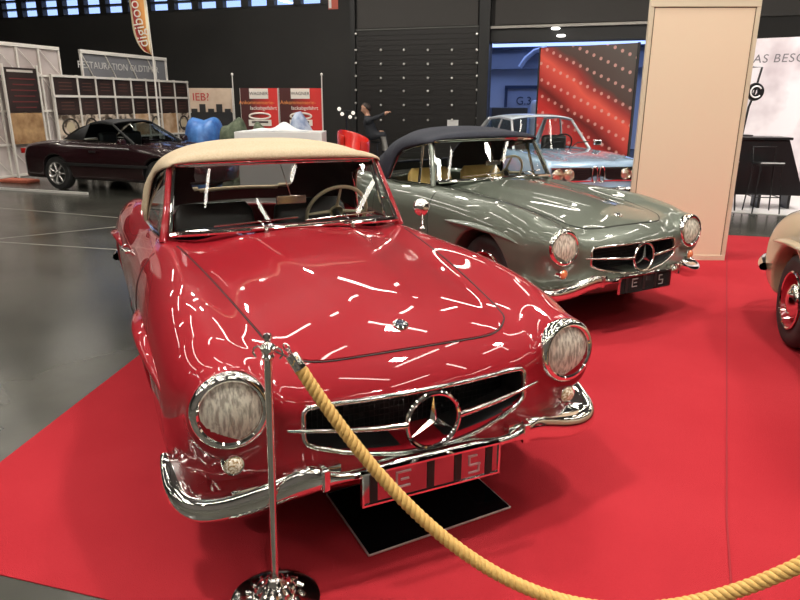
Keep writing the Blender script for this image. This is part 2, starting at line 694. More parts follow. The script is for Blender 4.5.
def roadster(name, loc, yaw, paint, top_mat, seat_mat, label, lamp, plate_style, aerial=False):
    root = empty(name, (loc[0], loc[1], .0045), yaw - pi / 2, label, 'car', 'small vintage roadsters with soft tops')

    def put(nm, fn, mats, parent=root, key=None, **kw):
        if not isinstance(mats, (list, tuple)):
            mats = [mats]
        got = slmesh(key or nm, fn)
        o = None
        for me in (got if isinstance(got, list) else [got]):
            o = link(nm, me, parent, **kw)
            for i, m in enumerate(mats):
                o.material_slots[i].link = 'OBJECT'
                o.material_slots[i].material = m
        return o

    def M1(mb, n=1, smooth=40):
        if isinstance(mb, list):
            return [q.mesh('m', [WHITEP] * n, smooth) for q in mb]
        return mb.mesh('m', [WHITEP] * n, smooth)

    # ---- body shell
    put('body', lambda: implicit_mesh('body', sl_body, (-3.5, -1.0, .14), (.87, 1.0, 1.02), .0135, [WHITEP] * 3, sl_classify), [paint, WELL, LININ], key='body')

    # ---- bonnet
    def bonnet():
        ns, nx_ = 49, 61
        s = np.linspace(-1, 1, ns)
        s = np.sign(s) * (1 - (1 - np.abs(s)) ** 1.25)
        t = np.linspace(0, 1, nx_)
        S_, T_ = np.meshgrid(s, t, indexing='ij')
        xf = .655 - .05 * S_ ** 2 - .09 * np.abs(S_) ** 9
        xr = -.755 - .03 * S_ ** 2
        X = xr + (xf - xr) * (1 - (1 - T_) ** 1.0)
        Yh = np.interp(X, [-.8, -.05, .2, .45, .66], [.630, .545, .515, .483, .450])
        Y = S_ * Yh
        Z = zsolve(sl_solid, X, Y)
        G = panel(sl_solid, np.stack([X, Y, Z], -1), .0035)
        return M1(MB().grid(G, flip=True), 1, 50)
    put('bonnet', bonnet, [paint], key='bonnet')

    def seam():  # black line drawn for the shade in the bonnet's shut gap
        mb = MB()
        pts = []
        for s in np.linspace(-1, 1, 60):
            s = np.sign(s) * (1 - (1 - abs(s)) ** 1.4)
            pts.append((.661 - .05 * s * s - .09 * abs(s) ** 9, s * float(np.interp(.66 - .05 * s * s - .09 * abs(s) ** 9, [-.8, -.05, .2, .45, .66], [.635, .55, .52, .488, .455]))))
        ed = [(x, float(np.interp(x, [-.8, -.05, .2, .45, .66], [.635, .550, .520, .488, .455]))) for x in np.linspace(.50, -.775, 50)]
        full = [(x, -y) for x, y in ed[::-1]] + pts[1:-1] + ed
        A = np.array(full)
        Z = zsolve(sl_solid, A[:, 0], A[:, 1])
        mb.tube([(A[i, 0], A[i, 1], Z[i] + .0012) for i in range(len(A))], .0032, 6)
        return M1(mb)
    put('bonnet_gap_line', seam, [BLACK])

    # badge on the bonnet
    zb_ = float(zsolve(sl_solid, np.array([.545]), np.array([0.]))[0])
    bm_ = Matrix.Rotation(radians(14), 3, 'Y')
    badge = put('bonnet_badge', lambda: M1(MB().lathe([(0, .010), (.020, .0095), (.0245, .011), (.030, .008), (.032, .0)], (.545, 0, zb_), bm_, 28)), [CHROME])
    put('badge_disc', lambda: M1(MB().lathe([(0, .0125), (.021, .0115)], (.545, 0, zb_), bm_, 28)), [mat('enamel_blue', (.02, .03, .07), .2, coat=1)], badge)
    put('badge_star', lambda: M1(star_mb((.545, 0, zb_ + .013), .019, bm_ @ Matrix.Rotation(pi / 2, 3, 'Z'))), [CHROME], badge)

    # ---- doors
    for sd in (1, -1):
        def door():
            xs = np.linspace(-.80, -1.74, 40)
            zs = np.linspace(.27, .885, 34)
            XX, ZZ = np.meshgrid(xs, zs, indexing='ij')
            XX = XX + .10 * np.clip(.55 - ZZ, 0, 1) * (XX < -1.2)
            XX = XX + .16 * (.885 - ZZ) * (1 - (XX + 1.74) / -.94 * 0) * (XX > -1.0) * np.interp(XX, [-1.0, -.8], [0, 1])
            YY = axsolve(lambda a, b, c: sl_solid(a, b, c), 1, XX, ZZ, .3, 1.0)
            P = np.stack([XX, YY, ZZ], -1)
            G = panel(sl_solid, P, .0035)
            G[..., 1] *= sd
            return M1(MB().grid(G, flip=(sd == 1)), 1, 50)
        d = put('door', door, [paint], key='door%d' % sd)

        def door_gap():  # black lines stand in for the dark gaps around the door
            lp = []
            for z in np.linspace(.27, .885, 20):
                lp.append((-.795 + .16 * (.885 - z), z))
            for z in np.linspace(.885, .27, 20):
                lp.append((-1.745 + .10 * max(.55 - z, 0), z))
            A = np.array(lp)
            Yy = axsolve(sl_solid, 1, A[:, 0], A[:, 1], .3, 1.0)
            return M1([MB().tube([(A[i, 0], sd * (Yy[i] + .001), A[i, 1]) for i in q_], .003, 6) for q_ in (range(20), range(20, 40))])
        put('door_gap_line', door_gap, [BLACK], d, key='door_gap%d' % sd)
        yh = float(axsolve(sl_solid, 1, np.array([-1.62]), np.array([.76]), .3, 1.0)[0])

        def handle():
            mb = MB()
            mb.tube([(-1.52, sd * (yh + .004), .762), (-1.535, sd * (yh + .034), .762), (-1.60, sd * (yh + .04), .763), (-1.66, sd * (yh + .034), .762), (-1.685, sd * (yh + .008), .762)], [.006, .009, .010, .009, .007], 10)
            mb.lathe([(0, .03), (.013, .028), (.014, 0)], (-1.50, sd * yh, .762), Matrix.Rotation(-sd * pi / 2, 3, 'X'), 14)
            return M1(mb)
        put('door_handle', handle, [CHROME], d, key='handle%d' % sd, label='chrome door handle')

    # ---- grille
    gs = put('grille_surround', lambda: M1(MB().tube(sl_grille_outline(-.002), .0095, 10, closed=True)), [CHROME], label='chrome grille surround')

    def gmesh():
        mb = MB()
        for y in np.linspace(-.41, .41, 42):
            mb.box((.600, y, .545), (.004, .0022, .21))
        for z in np.linspace(.45, .64, 9):
            mb.box((.603, 0, z), (.003, .83, .002))
        mb.box((.590, 0, .545), (.006, .86, .225))
        return M1(mb, 1, 0)
    put('grille_mesh', gmesh, [GRILL], gs)

    def gbar():
        out = []
        for s in (1, -1):
            mb = MB()
            out.append(mb)
            pts, rr = [], []
            for t in np.linspace(0, 1, 14):
                y = .10 + .395 * t
                x = .815 - .155 * (y / .66) ** 2 + .012
                pts.append((x, s * y, .556 + .022 * t))
                rr.append(.0125 - .0075 * t)
            mb.tube(pts, rr, 10, flat=1.0)
        return M1(out)
    put('grille_bar', gbar, [CHROME], gs)
    mstar = Matrix(((0, 0, 1), (1, 0, 0), (0, 1, 0)))      # local x->y, y->z, z->x
    put('star_emblem', lambda: M1(star_mb((.822, 0, .553), .102, mstar), 1, 25), [CHROME], gs)

    # ---- headlamps
    for sd in (1, -1):
        mh = Matrix(((0, 0, 1), (1, 0, 0), (0, 1, 0)))
        tilt = Matrix.Rotation(radians(-5), 3, 'Y') @ Matrix.Rotation(radians(sd * 3), 3, 'Z')
        mh = tilt @ mh
        c = (.682, sd * HLY, HLZ + .003)
        bz = put('headlamp', lambda: M1(MB().lathe([(.127, -.035), (.130, -.01), (.130, .008), (.126, .022), (.117, .030), (.108, .031), (.101, .026), (.0985, .016), (.0985, .0)], c, mh, 48)), [CHROME], key='hl%d' % sd, label='chrome ringed round headlamp')
        put('reflector', lambda: M1(MB().lathe([(.0985, .014), (.094, -.005), (.08, -.030), (.055, -.05), (.025, -.062), (0, -.064)], c, mh, 40)), [REFL], bz, key='rf%d' % sd)
        put('bulb', lambda: M1(MB().lathe([(.0, -.005), (.012, -.008), (.018, -.02), (.014, -.035), (.01, -.055)], c, mh, 16)), [CHROME_R], bz, key='bl%d' % sd)

        def lens():
            pr = []
            for t in np.linspace(1, 0, 16):
                r_ = .098 * t
                pr.append((r_, .018 + .022 * (1 - t * t)))
            mb = MB().lathe(pr, c, mh, 96)
            c_ = Vector(c)
            out = []
            for v in mb.v:
                q = mh.inverted() @ (Vector(v) - c_)
                r_ = sqrt(q.x ** 2 + q.y ** 2)
                if r_ < .09:
                    q.z += .0013 * sin(q.x * 620) * (1 if q.y < .045 else .3)
                out.append(tuple(c_ + mh @ q))
            mb.v = out
            return M1(mb)
        put('lens', lens, [LENSG], bz, key='ln%d' % sd)

        def ribs():
            mb = MB()
            for k, x in enumerate(np.linspace(-.078, .078, 17)):
                hgt = sqrt(.088 ** 2 - x * x)
                z0, z1 = -hgt, min(hgt, .05)
                mb.tube([Vector(c) + mh @ Vector((x, z0 + (z1 - z0) * t, .012 + .02 * (1 - (x * x + (z0 + (z1 - z0) * t) ** 2) / .0096))) for t in np.linspace(0, 1, 7)], .0017, 4)
            return M1(mb)
        put('lens_rib', ribs, [LENSG], bz, key='rb%d' % sd)

        # turn lamp
        xt = float(axsolve(sl_solid, 0, np.array([sd * .672]), np.array([.480]), .3, .9)[0])
        mt = Matrix(((0, 0, 1), (1, 0, 0), (0, 1, 0)))
        xt += .022
        tl = put('turn_lamp', lambda: M1(MB().lathe([(.036, -.07), (.037, .008), (.034, .014), (.0305, .012)], (xt, sd * .672, .480), mt, 28)), [CHROME], key='tl%d' % sd)
        put('turn_lens', lambda: M1(MB().lathe([(.031, .008), (.028, .018), (.020, .026), (.010, .030), (0, .031)], (xt, sd * .672, .480), mt, 28)), [lamp], tl, key='tn%d' % sd)

    # ---- front bumper
    def bumper():
        ctrl = np.array([(0., .842, .436, .386), (.20, .840, .436, .386), (.37, .828, .438, .386), (.43, .820, .462, .368), (.50, .806, .454, .348), (.58, .786, .426, .320), (.68, .762, .398, .298), (.77, .736, .386, .290), (.840, .690, .390, .296), (.875, .625, .404, .318), (.884, .56, .424, .358), (.882, .51, .444, .400), (.878, .475, .450, .42)])
        L = np.concatenate([[0], np.cumsum(np.hypot(np.diff(ctrl[:, 0]), np.diff(ctrl[:, 1])))])
        sy, sx, st, sb = (Spl(list(zip(L, ctrl[:, i]))) for i in range(4))
        ls = np.linspace(0, L[-1], 70)
        prof = [(-.150, .92), (-.06, .98), (-.02, .985), (-.004, .88), (.004, .70), (.006, .5), (.002, .28), (-.010, .1), (-.03, 0), (-.05, .02), (-.08, .2), (-.095, .7)]
        half = []
        for l in ls:
            e = 1e-3
            tx, ty_ = float(sx(l + e) - sx(l - e)), float(sy(l + e) - sy(l - e))
            n_ = sqrt(tx * tx + ty_ * ty_) or 1
            if l == 0:
                tx, ty_, n_ = 0, 1, 1
            nx_, ny_ = ty_ / n_, -tx / n_          # outward
            X, Y, t_, b_ = float(sx(l)), float(sy(l)), float(st(l)), float(sb(l))
            wd = float(np.interp(Y if l < L[6] else 1.0, [0, .40, .5, .7], [.45, .45, .85, 1.]))
            if l > L[9]:
                wd *= float(np.interp(l, [L[9], L[-1]], [1, .35]))
            half.append([(X + nx_ * d * wd, Y + ny_ * d * wd, b_ + (t_ - b_) * hh) for d, hh in prof])
        rings = [[(x, -y, z) for x, y, z in r] for r in half[:0:-1]] + half
        mb = MB().grid(np.array(rings), wv=True, flip=False)
        m_ = len(prof)
        mb.f += [tuple(range(m_)), tuple(range((len(rings) - 1) * m_, len(rings) * m_))[::-1]]
        mb.mi += [0, 0]
        return M1(mb, 1, 60)
    put('front_bumper', bumper, [CHROME], label='chrome front bumper')

    def brk():
        out = []
        for s in (1, -1):
            mb = MB()
            out.append(mb)
            mb.box((.70, s * .36, .425), (.20, .05, .05))
        return M1(out)
    put('bumper_bracket', brk, [CHROME_R])
    put('bumper_collar', lambda: M1([MB().box((.806, s * .400, .418), (.055, .030, .082), rz=-s * .20) for s in (1, -1)], 1, 30), [CHROME], bevel=.006)

    # ---- number plate
    def plate():
        mb = MB().box((.875, -.026, .384), (.012, .52, .118))
        return M1(mb, 1, 0)
    pl = put('number_plate', plate, [MIRROR if plate_style == 'mirror' else mat('dark_plate', (.05, .05, .05), .15, .6)], key='plate')

    def pframe():
        mb = MB()
        for z in (.325, .443):
            mb.box((.877, -.026, z), (.020, .535, .007))
        for y in (-.264, .264):
            mb.box((.877, y - .026, .384), (.020, .007, .118))
        return M1(mb, 1, 0)
    put('plate_frame', pframe, [CHROME], pl)

    def pbars():
        out = []
        for y in (-.225, -.012, .095, .222) if plate_style == 'mirror' else (-.20, -.02, .10):
            mb = MB()
            out.append(mb)
            mb.box((.883, y - .026, .384), (.004, .026, .104))
        return M1(out, 1, 0)
    put('plate_bar', pbars, [BLACK], pl, key='pbars' + plate_style)

    def pmarks():
        a_, b_ = MB(), MB()
        for q, y0, z0, w_ in ((a_, .155, .415, .035), (a_, .165, .38, .045), (a_, .160, .350, .04), (b_, -.115, .42, .055), (b_, -.11, .392, .03), (b_, -.115, .365, .05)):
            q.box((.8825, y0 - .026, z0), (.003, w_, .006))
        for q, y0, z0, h_ in ((a_, .142, .397, .034), (a_, .182, .366, .034), (b_, -.14, .392, .056)):
            q.box((.8825, y0 - .026, z0), (.003, .006, h_))
        return [a_.mesh('m', [WHITEP], 0), b_.mesh('m', [WHITEP], 0)]
    put('plate_character', pmarks, [mat('plate_grey', (.55, .53, .52), .3, .5)], pl)

    # ---- wing flares over the wheel arches
    for sd in (1, -1):
        for x0_, x1_, zz in ((-.52, .50, [(-.52, .700), (-.2, .716), (.1, .712), (.35, .684), (.50, .648)]), (-2.86, -1.90, [(-2.86, .66), (-2.6, .70), (-2.35, .722), (-2.1, .716), (-1.90, .70)])):
            def flare():
                xs = np.linspace(x0_, x1_, 26)
                zs = Spl(zz)(xs)
                Y_ = axsolve(sl_solid, 1, xs, zs, .5, 1.0)
                rings = []
                for i in range(26):
                    t = i / 25
                    w_ = .052 * (sin(pi * t ** .8) ** .75 if 0 < t < 1 else 0) + .0015
                    h_ = .020 * (sin(pi * t) ** .6 if 0 < t < 1 else 0) + .0015
                    rings.append([(xs[i], sd * (Y_[i] - .012 + w_ * (max(cos(a), -.4))), zs[i] + h_ * sin(a) + .006 * max(cos(a), 0) * -1) for a in np.linspace(0, 2 * pi, 16, endpoint=False)])
                return M1(MB().grid(np.array(rings), wv=True, flip=(sd == -1)), 1, 70)
            put('wing_flare', flare, [paint], key='flare%d%.1f' % (sd, x0_))

    # ---- windscreen
    def wb(s):
        return Vector((-.80 - .12 * s * s, .645 * s, .974 - .018 * s * s))

    def wt(s):
        return Vector((-1.0 - .105 * s * s, .575 * s, 1.297 - .014 * s * s))
    ss = np.linspace(-1, 1, 33)

    def wframe():
        mb = MB()
        loop = [wb(s) for s in ss] + [wt(s) for s in ss[::-1]]
        mb.tube(loop, .010, 8, closed=True)
        mb.tube([wb(s) + Vector((.016, 0, -.006)) for s in ss], .014, 8)
        return M1(mb)
    wf = put('windscreen_frame', wframe, [CHROME], label='chrome windscreen frame')

    def wglass():
        A = np.array([[wb(s).lerp(wt(s), t) for t in np.linspace(0, 1, 9)] for s in ss])
        return M1(MB().grid(A), 1, 80)
    put('windscreen_glass', wglass, [GLASS], wf)

    def pillar():
        out = []
        for s in (1, -1):
            mb = MB()
            out.append(mb)
            a, b = wb(s), wt(s)
            o = Vector((-.018, s * .022, 0))
            mb.tube([a + o + Vector((0, s * .012, -.05)), a.lerp(b, .33) + o, a.lerp(b, .66) + o, b + o], [.026, .019, .017, .016], 10)
        return M1(out)
    put('windscreen_pillar', pillar, [paint])

    def pillar_trim():
        out = []
        for s in (1, -1):
            mb = MB()
            out.append(mb)
            a, b = wb(s), wt(s)
            o = Vector((-.042, s * .030, 0))
            mb.tube([a + o + Vector((0, s * .012, -.02)), a.lerp(b, .5) + o, b + o], .007, 8)
        return M1(out)
    put('pillar_trim', pillar_trim, [CHROME])

    def wiper():
        out = []
        for y0, tipy in ((-.18, -.44), (.30, .05)):
            mb = MB()
            out.append(mb)
            piv = Vector((-.742, y0, .972))
            s0, s1 = tipy / .655, (tipy + .45) / .655
            mid = wb((s0 + s1) / 2).lerp(wt((s0 + s1) / 2), .10) + Vector((.03, 0, .01))
            mb.tube([piv, piv.lerp(mid, .5) + Vector((.004, 0, .012)), mid], [.006, .005, .003], 8)
            mb.tube([wb(s0 + (s1 - s0) * t).lerp(wt(s0 + (s1 - s0) * t), .06 + .06 * t) + Vector((.016, 0, .005)) for t in np.linspace(0, 1, 8)], .0045, 6)
            mb.lathe([(.014, -.01), (.013, .010), (.006, .016), (0, .017)], piv - Vector((0, 0, .006)), None, 14)
        return M1(out)
    put('wiper', wiper, [CHROME_R])

    # cowl intake
    def cowl():
        mb = MB()
        mb.box((-.775, 0, .9695), (.03, .50, .006), m=Matrix.Rotation(radians(4), 3, 'Y'))
        return M1(mb)
    put('cowl_trim', cowl, [paint])

    # ---- side windows
    for sd in (1, -1):
        A_, B_ = Vector((-.965, sd * .676, .925)), Vector((-1.685, sd * .700, .905))
        C_, D_ = Vector((-1.60, sd * .628, 1.165)), Vector((-1.145, sd * .604, 1.268))

        def sglass():
            g = np.array([[A_.lerp(D_, t).lerp(B_.lerp(C_, t), u) + Vector((0, sd * .012 * sin(pi * t), 0)) for t in np.linspace(0, 1, 7)] for u in np.linspace(0, 1, 9)])
            return M1(MB().grid(g), 1, 80)
        sw = put('side_window', sglass, [GLASS], key='sg%d' % sd)

        def sframe():
            mb = MB()
            p = A_.lerp(B_, .27)
            q = D_.lerp(C_, .16)
            mb.tube([p, q], .008, 8)
            mb.tube([p + Vector((-.022, 0, 0)), q + Vector((-.022, 0, 0))], .005, 8)
            mb.tube([A_, D_], .007, 8)
            mb.tube([D_, D_.lerp(C_, .5) + Vector((0, 0, .006)), C_, B_], .005, 8)
            mb.tube([A_ + Vector((.02, 0, -.004)), A_.lerp(B_, .5) + Vector((0, sd * .010, .0)), B_ + Vector((-.02, 0, 0))], .010, 8)
            return M1(mb)
        put('window_trim', sframe, [CHROME], sw, key='sf%d' % sd)

    # ---- soft top
    # stations: x at edge, bow of centre, z centre, y edge, z edge, exponent
    st = np.array([(-1.075, .105, 1.315, .592, 1.286, 2.3),
                   (-1.085, .110, 1.338, .604, 1.280, 2.3),
                   (-1.18, .10, 1.366, .614, 1.266, 2.25),
                   (-1.36, .07, 1.388, .630, 1.235, 2.3),
                   (-1.54, .04, 1.396, .645, 1.185, 2.4),
                   (-1.62, .02, 1.392, .660, 1.12, 2.6),
                   (-1.67, .0, 1.384, .680, 1.02, 2.8),
                   (-1.71, -.01, 1.370, .700, .905, 3.0),
                   (-1.80, -.04, 1.325, .704, .897, 3.2),
                   (-1.92, -.06, 1.255, .685, .895, 3.0),
                   (-2.03, -.08, 1.160, .700, .895, 2.8),
                   (-2.11, -.10, 1.050, .655, .895, 2.6),
                   (-2.16, -.12, .950, .615, .900, 2.4)])
    tt = np.concatenate([[0], np.cumsum(np.sqrt(np.diff(st[:, 0]) ** 2 + np.diff(st[:, 2]) ** 2 + .3 * np.diff(st[:, 4]) ** 2))])
    spl = [Spl(list(zip(tt, st[:, i]))) for i in range(6)]
    U = np.linspace(0, tt[-1], 64)
    Vn = 49

    def topgrid(off=0.):
        A = np.zeros((64, Vn, 3))
        for i, u in enumerate(U):
            xe, bow, zc, ye, ze, ex = (float(s(u)) for s in spl)
            for j in range(Vn):
                th = pi * j / (Vn - 1)
                cth, sth = cos(th), sin(th)
                y = ye * np.sign(cth) * abs(cth) ** (2 / ex)
                zz = ze + (zc - ze) * abs(sth) ** (2 / ex)
                A[i, j] = (xe + bow * (1 - (y / ye) ** 2) - off * 0, y, zz - off)
        return A

    def winmask():
        A = topgrid()
        mk = np.ones((63, Vn - 1), bool)
        c = (A[:-1, :-1] + A[1:, 1:]) / 2
        mk[(np.abs(c[..., 1]) < .36) & (c[..., 2] > 1.03) & (c[..., 2] < 1.25) & (c[..., 0] < -1.75)] = False
        return A, mk
    put('soft_top', lambda: M1(MB().grid(winmask()[0], mask=winmask()[1]), 1, 60), [top_mat], solid=-.008)

    def rwin():
        A, mk = winmask()
        return M1(MB().grid(A - np.array([-.003, 0, .003]), mask=~mk), 1, 60)
    put('rear_window', rwin, [VINYL])

    def lining():
        A, mk = winmask()
        A = A.copy()
        A[..., 2] -= .02
        A[..., 1] *= .975
        A[..., 0] += .01 * (A[..., 0] < -1.8)
        return M1(MB().grid(A[2:], mask=mk[2:]), 1, 60)
    put('top_lining', lining, [LININ])

    def bows():
        out = []
        A = topgrid()
        for i in (20, 34):
            mb = MB()
            out.append(mb)
            mb.tube([tuple(A[i, j] - np.array([0, 0, .03])) for j in range(3, Vn - 3)], .010, 8)
        return M1(out)
    put('top_bow', bows, [BLACK])

    def header():
        mb = MB()
        mb.tube([wt(s) + Vector((.006, 0, .012)) for s in ss], .007, 8)
        return M1(mb)
    put('header_trim', header, [CHROME])
    put('header_seal', lambda: M1(MB().tube([wt(s) + Vector((-.012, 0, .020)) for s in ss], .012, 8)), [BLACK])
    put('top_seam', lambda: M1([MB().tube([tuple(topgrid()[i, int(Vn * q_)] + np.array([0, 0, .0015])) for i in range(1, 50)], .0022, 5) for q_ in (.80, .19)]), [BLACK if False else top_mat])

    # ---- inside
    def dash():
        pts = []
        for y in np.linspace(-.60, .60, 25):
            b = .03 * (y / .6) ** 2
            pts.append([(-.93 - b, y, .95), (-1.00 - b, y, .957), (-1.06 - b, y, .94), (-1.085 - b, y, .90), (-1.09 - b, y, .80), (-1.05 - b, y, .74), (-.95 - b, y, .74)])
        return M1(MB().grid(np.array(pts), flip=True), 1, 60)
    ds = put('dashboard', dash, [DASHM])
    put('gauge', lambda: M1([MB().lathe([(.05, .0), (.052, .008), (.046, .012), (.044, .006), (0, .005)], (-1.092, y_, .865), Matrix.Rotation(-pi / 2, 3, 'Y'), 24) for y_ in (.33, .46)]), [CHROME_R], ds)

    def swheel():
        mb = MB()
        mw = Matrix.Rotation(radians(-62), 3, 'Y')
        c = Vector((-1.27, .395, .950))
        mb.tube([c + mw @ Vector((cos(a) * .195, sin(a) * .195, 0)) for a in np.linspace(0, 2 * pi, 48, endpoint=False)], .0115, 10, closed=True)
        for a in (0, pi * .5, pi * 1.5):
            a += pi * .0
            mb.tube([c + mw @ Vector((cos(a) * .04, sin(a) * .04, .015)), c + mw @ Vector((cos(a) * .19, sin(a) * .19, 0))], [.012, .007], 8)
        mb.lathe([(.045, .0), (.045, .018), (.03, .028), (0, .03)], c, mw, 24)
        return M1(mb)
    sw = put('steering_wheel', swheel, [CREAM], label='cream rimmed steering wheel')
    put('steering_column', lambda: M1(MB().tube([(-1.265, .385, .96), (-1.02, .37, .84)], .022, 12)), [DASHM], sw)

    def mirror():
        mb = MB()
        mb.tube([(-1.012, -.02, 1.285), (-1.018, .035, 1.10)], .003, 6)
        mb.box((-1.02, .035, 1.085), (.022, .17, .045))
        return M1(mb)
    put('interior_mirror', mirror, [CHROME_R], bevel=.006)

    for sd in (1, -1):
        def seat():
            mb = MB()
            n_, m_ = 17, 13
            # backrest as rounded slab swept
            for (cx_, cz_, wx, wz, th, tilt) in ((-1.52, .73, .50, .56, .12, -.22), (-1.30, .46, .50, .50, .14, 0)):
                A = np.zeros((24, 13, 3))
                for i in range(24):
                    a = 2 * pi * i / 24
                    for j in range(13):
                        t = -1 + 2 * j / 12
                        sc = (1 - abs(t) ** 4) ** .5 if abs(t) < 1 else 0
                        u_ = np.sign(cos(a)) * abs(cos(a)) ** .5 * (wx / 2) * (.80 + .20 * sc)
                        w_ = np.sign(sin(a)) * abs(sin(a)) ** .6 * th / 2 * max(sc, .15)
                        v_ = t * wz / 2
                        if cz_ > .6:
                            A[i, j] = (cx_ + w_ + tilt * v_, sd * .31 + u_, cz_ + v_)
                        else:
                            A[i, j] = (cx_ + v_, sd * .31 + u_, cz_ + w_)
                mb.grid(A, wu=True)
                k0 = len(mb.v) - 24 * 13
                mb.f += [tuple(k0 + i * 13 for i in range(24)), tuple(k0 + i * 13 + 12 for i in range(24))[::-1]]
                mb.mi += [0, 0]
            return M1(mb, 1, 50)
        put('seat', seat, [seat_mat], key='seat%d' % sd)

    # ---- wheels
    for xa, tr in ((0., .722), (-2.4, .735)):
        for sd in (1, -1):
            ty, rm, hc, ring = wheel_mb()
            w = put('wheel', lambda: M1(ty), [TYRE], key='tyre')
            w.location = (xa, sd * tr, .325)
            if sd == 1:
                w.rotation_euler = (0, 0, pi)
            r_ = put('rim', lambda: M1(rm), [paint if paint != GREEN and paint != TANP else RED], w, key='rim')
            put('hub_cap', lambda: M1(hc), [CHROME], w, key='hub', label='chrome hub cap')
            put('trim_ring', lambda: M1(ring), [CHROME], w, key='ring')

    # ---- tail
    def rbump():
        ctrl = [(0., -3.50, .50, .42), (.4, -3.47, .50, .42), (.62, -3.40, .50, .41), (.78, -3.27, .49, .40), (.87, -3.08, .48, .40), (.90, -2.92, .47, .41)]
        L = np.linspace(0, 1, 6)
        s4 = [Spl(list(zip(L, [c[i] for c in ctrl]))) for i in range(4)]
        prof = [(-.06, .95), (-.02, .98), (.0, .75), (.004, .4), (-.01, .05), (-.05, 0)]
        half = []
        for l in np.linspace(0, 1, 30):
            Y, X, t_, b_ = (float(s(l)) for s in s4)
            dx, dy_ = float(s4[1](l + .01) - s4[1](l - .01)), float(s4[0](l + .01) - s4[0](l - .01))
            n_ = sqrt(dx * dx + dy_ * dy_) or 1
            nx_, ny_ = -dy_ / n_, dx / n_
            half.append([(X + nx_ * d, Y + ny_ * d, b_ + (t_ - b_) * hh) for d, hh in prof])
        rings = [[(x, -y, z) for x, y, z in r] for r in half[:0:-1]] + half
        return M1(MB().grid(np.array(rings), wv=True, flip=True), 1, 60)
    put('rear_bumper', rbump, [CHROME], label='chrome rear bumper')

    def tlamp():
        out = []
        for s in (1, -1):
            mb = MB()
            out.append(mb)
            z = np.array([.66])
            xt_ = -3.26
            mb.lathe([(.045, -.02), (.045, .02), (.03, .04), (0, .045)], (xt_, s * .66, .66), Matrix.Rotation(-pi / 2, 3, 'Y'), 20)
        return M1(out)
    put('tail_lamp', tlamp, [REDL], label='red tail lamp')
    return root


def wing_mirror(root, side):
    yb, xb, zb = .765, -.80, .895
    mb = MB()
    mb.lathe([(.022, 0), (.020, .008), (.010, .014), (.006, .02)], (xb, side * yb, zb), None, 18)
    mb.tube([(xb, side * yb, zb), (xb - .02, side * (yb + .008), zb + .05), (xb - .05, side * (yb + .018), zb + .10)], [.008, .006, .006], 10)
    c = Vector((xb - .055, side * (yb + .02), zb + .125))
    mh = Matrix.Rotation(radians(78), 3, 'Y')
    mb.lathe([(0, .030), (.025, .027), (.042, .017), (.052, .003), (.053, -.006), (.049, -.008)], c, mh, 28)
    o = mb.build('wing_mirror', CHROME, root, label='round chrome wing mirror on a stalk')
    MB().lathe([(.049, -.007), (0, -.006)], c, mh, 28).build('mirror_glass', MIRROR, o)
    return o


carA = roadster('roadster', (-.2267, 2.8397), .4325, RED, CANB, SEATD,
                'glossy red vintage roadster with beige soft top behind the rope', AMBER, 'mirror')
wing_mirror(carA, 1)
carB = roadster('roadster', (1.348, 5.3987), .5318, GREEN, CAND, SEATT,
                'sage green metallic vintage roadster with dark navy soft top and mustard seats', ORANGE, 'dark')
carC = roadster('roadster', (2.89, 1.84), radians(-14), TANP, CANT, SEATD,
                'tan vintage car cut by the right photo edge with red wheel rim', ORANGE, 'dark')


# ------------------------------------------------------------------ the hall
def struct(name, mb, m, **kw):
    return mb.build(name, m, None, smooth=0, kind='structure', **kw)


FLOORM = noisy(mat('polished_dark_floor', (.06, .06, .055), .2), .9, (.045, .045, .038), (.078, .076, .063), bump=.05, rough=(.10, .32), bscale=6)
WALLM = noisy(mat('charcoal_wall', (.03, .028, .026), .7), .5, (.020, .019, .018), (.028, .026, .024))
WALL2 = mat('charcoal_wall_upper', (.034, .032, .030), .7)
CEILM = mat('ceiling_grey', (.10, .10, .10), .8)
STEELD = mat('dark_steel', (.03, .03, .03), .45, .3)


def hall_box(mb, u0, u1, v0, v1, z0, z1, mi=0):
    c = hall((u0 + u1) / 2, (v0 + v1) / 2, (z0 + z1) / 2)
    return mb.box(c, (abs(u1 - u0), abs(v1 - v0), z1 - z0), rz=HA, mi=mi)


VW = 20.1
U0, U1, V0, HC = -24.0, 15.0, -9.0, 8.0
struct('floor', hall_box(MB(), U0, U1, V0, VW + .3, -.12, 0.), FLOORM)
struct('ceiling', hall_box(MB(), U0, U1, V0, VW + .3, HC, HC + .1), CEILM)
struct('wall_left', hall_box(MB(), U0 - .3, U0, V0, VW + .3, 0, HC), WALLM)
struct('wall_right', hall_box(MB(), U1, U1 + .3, V0, VW + .3, 0, HC), WALLM)
struct('wall_front', hall_box(MB(), U0, U1, V0 - .3, V0, 0, HC), mat('grey_hall_wall', (.16, .15, .14), .7))
# back wall with a truck-door opening and a strip of high windows
wbk = MB()
OL, OR, OT = -4.02, .55, 3.70
hall_box(wbk, U0, OL, VW, VW + .3, 0, 4.50)
hall_box(wbk, OR, U1, VW, VW + .3, 0, 4.50)
hall_box(wbk, OL, OR, VW, VW + .3, OT, 4.50)
hall_box(wbk, -9.2, U1, VW, VW + .3, 4.50, HC)
hall_box(wbk, U0, -9.2, VW, VW + .3, 5.75, HC)
struct('wall_back', wbk, WALLM)
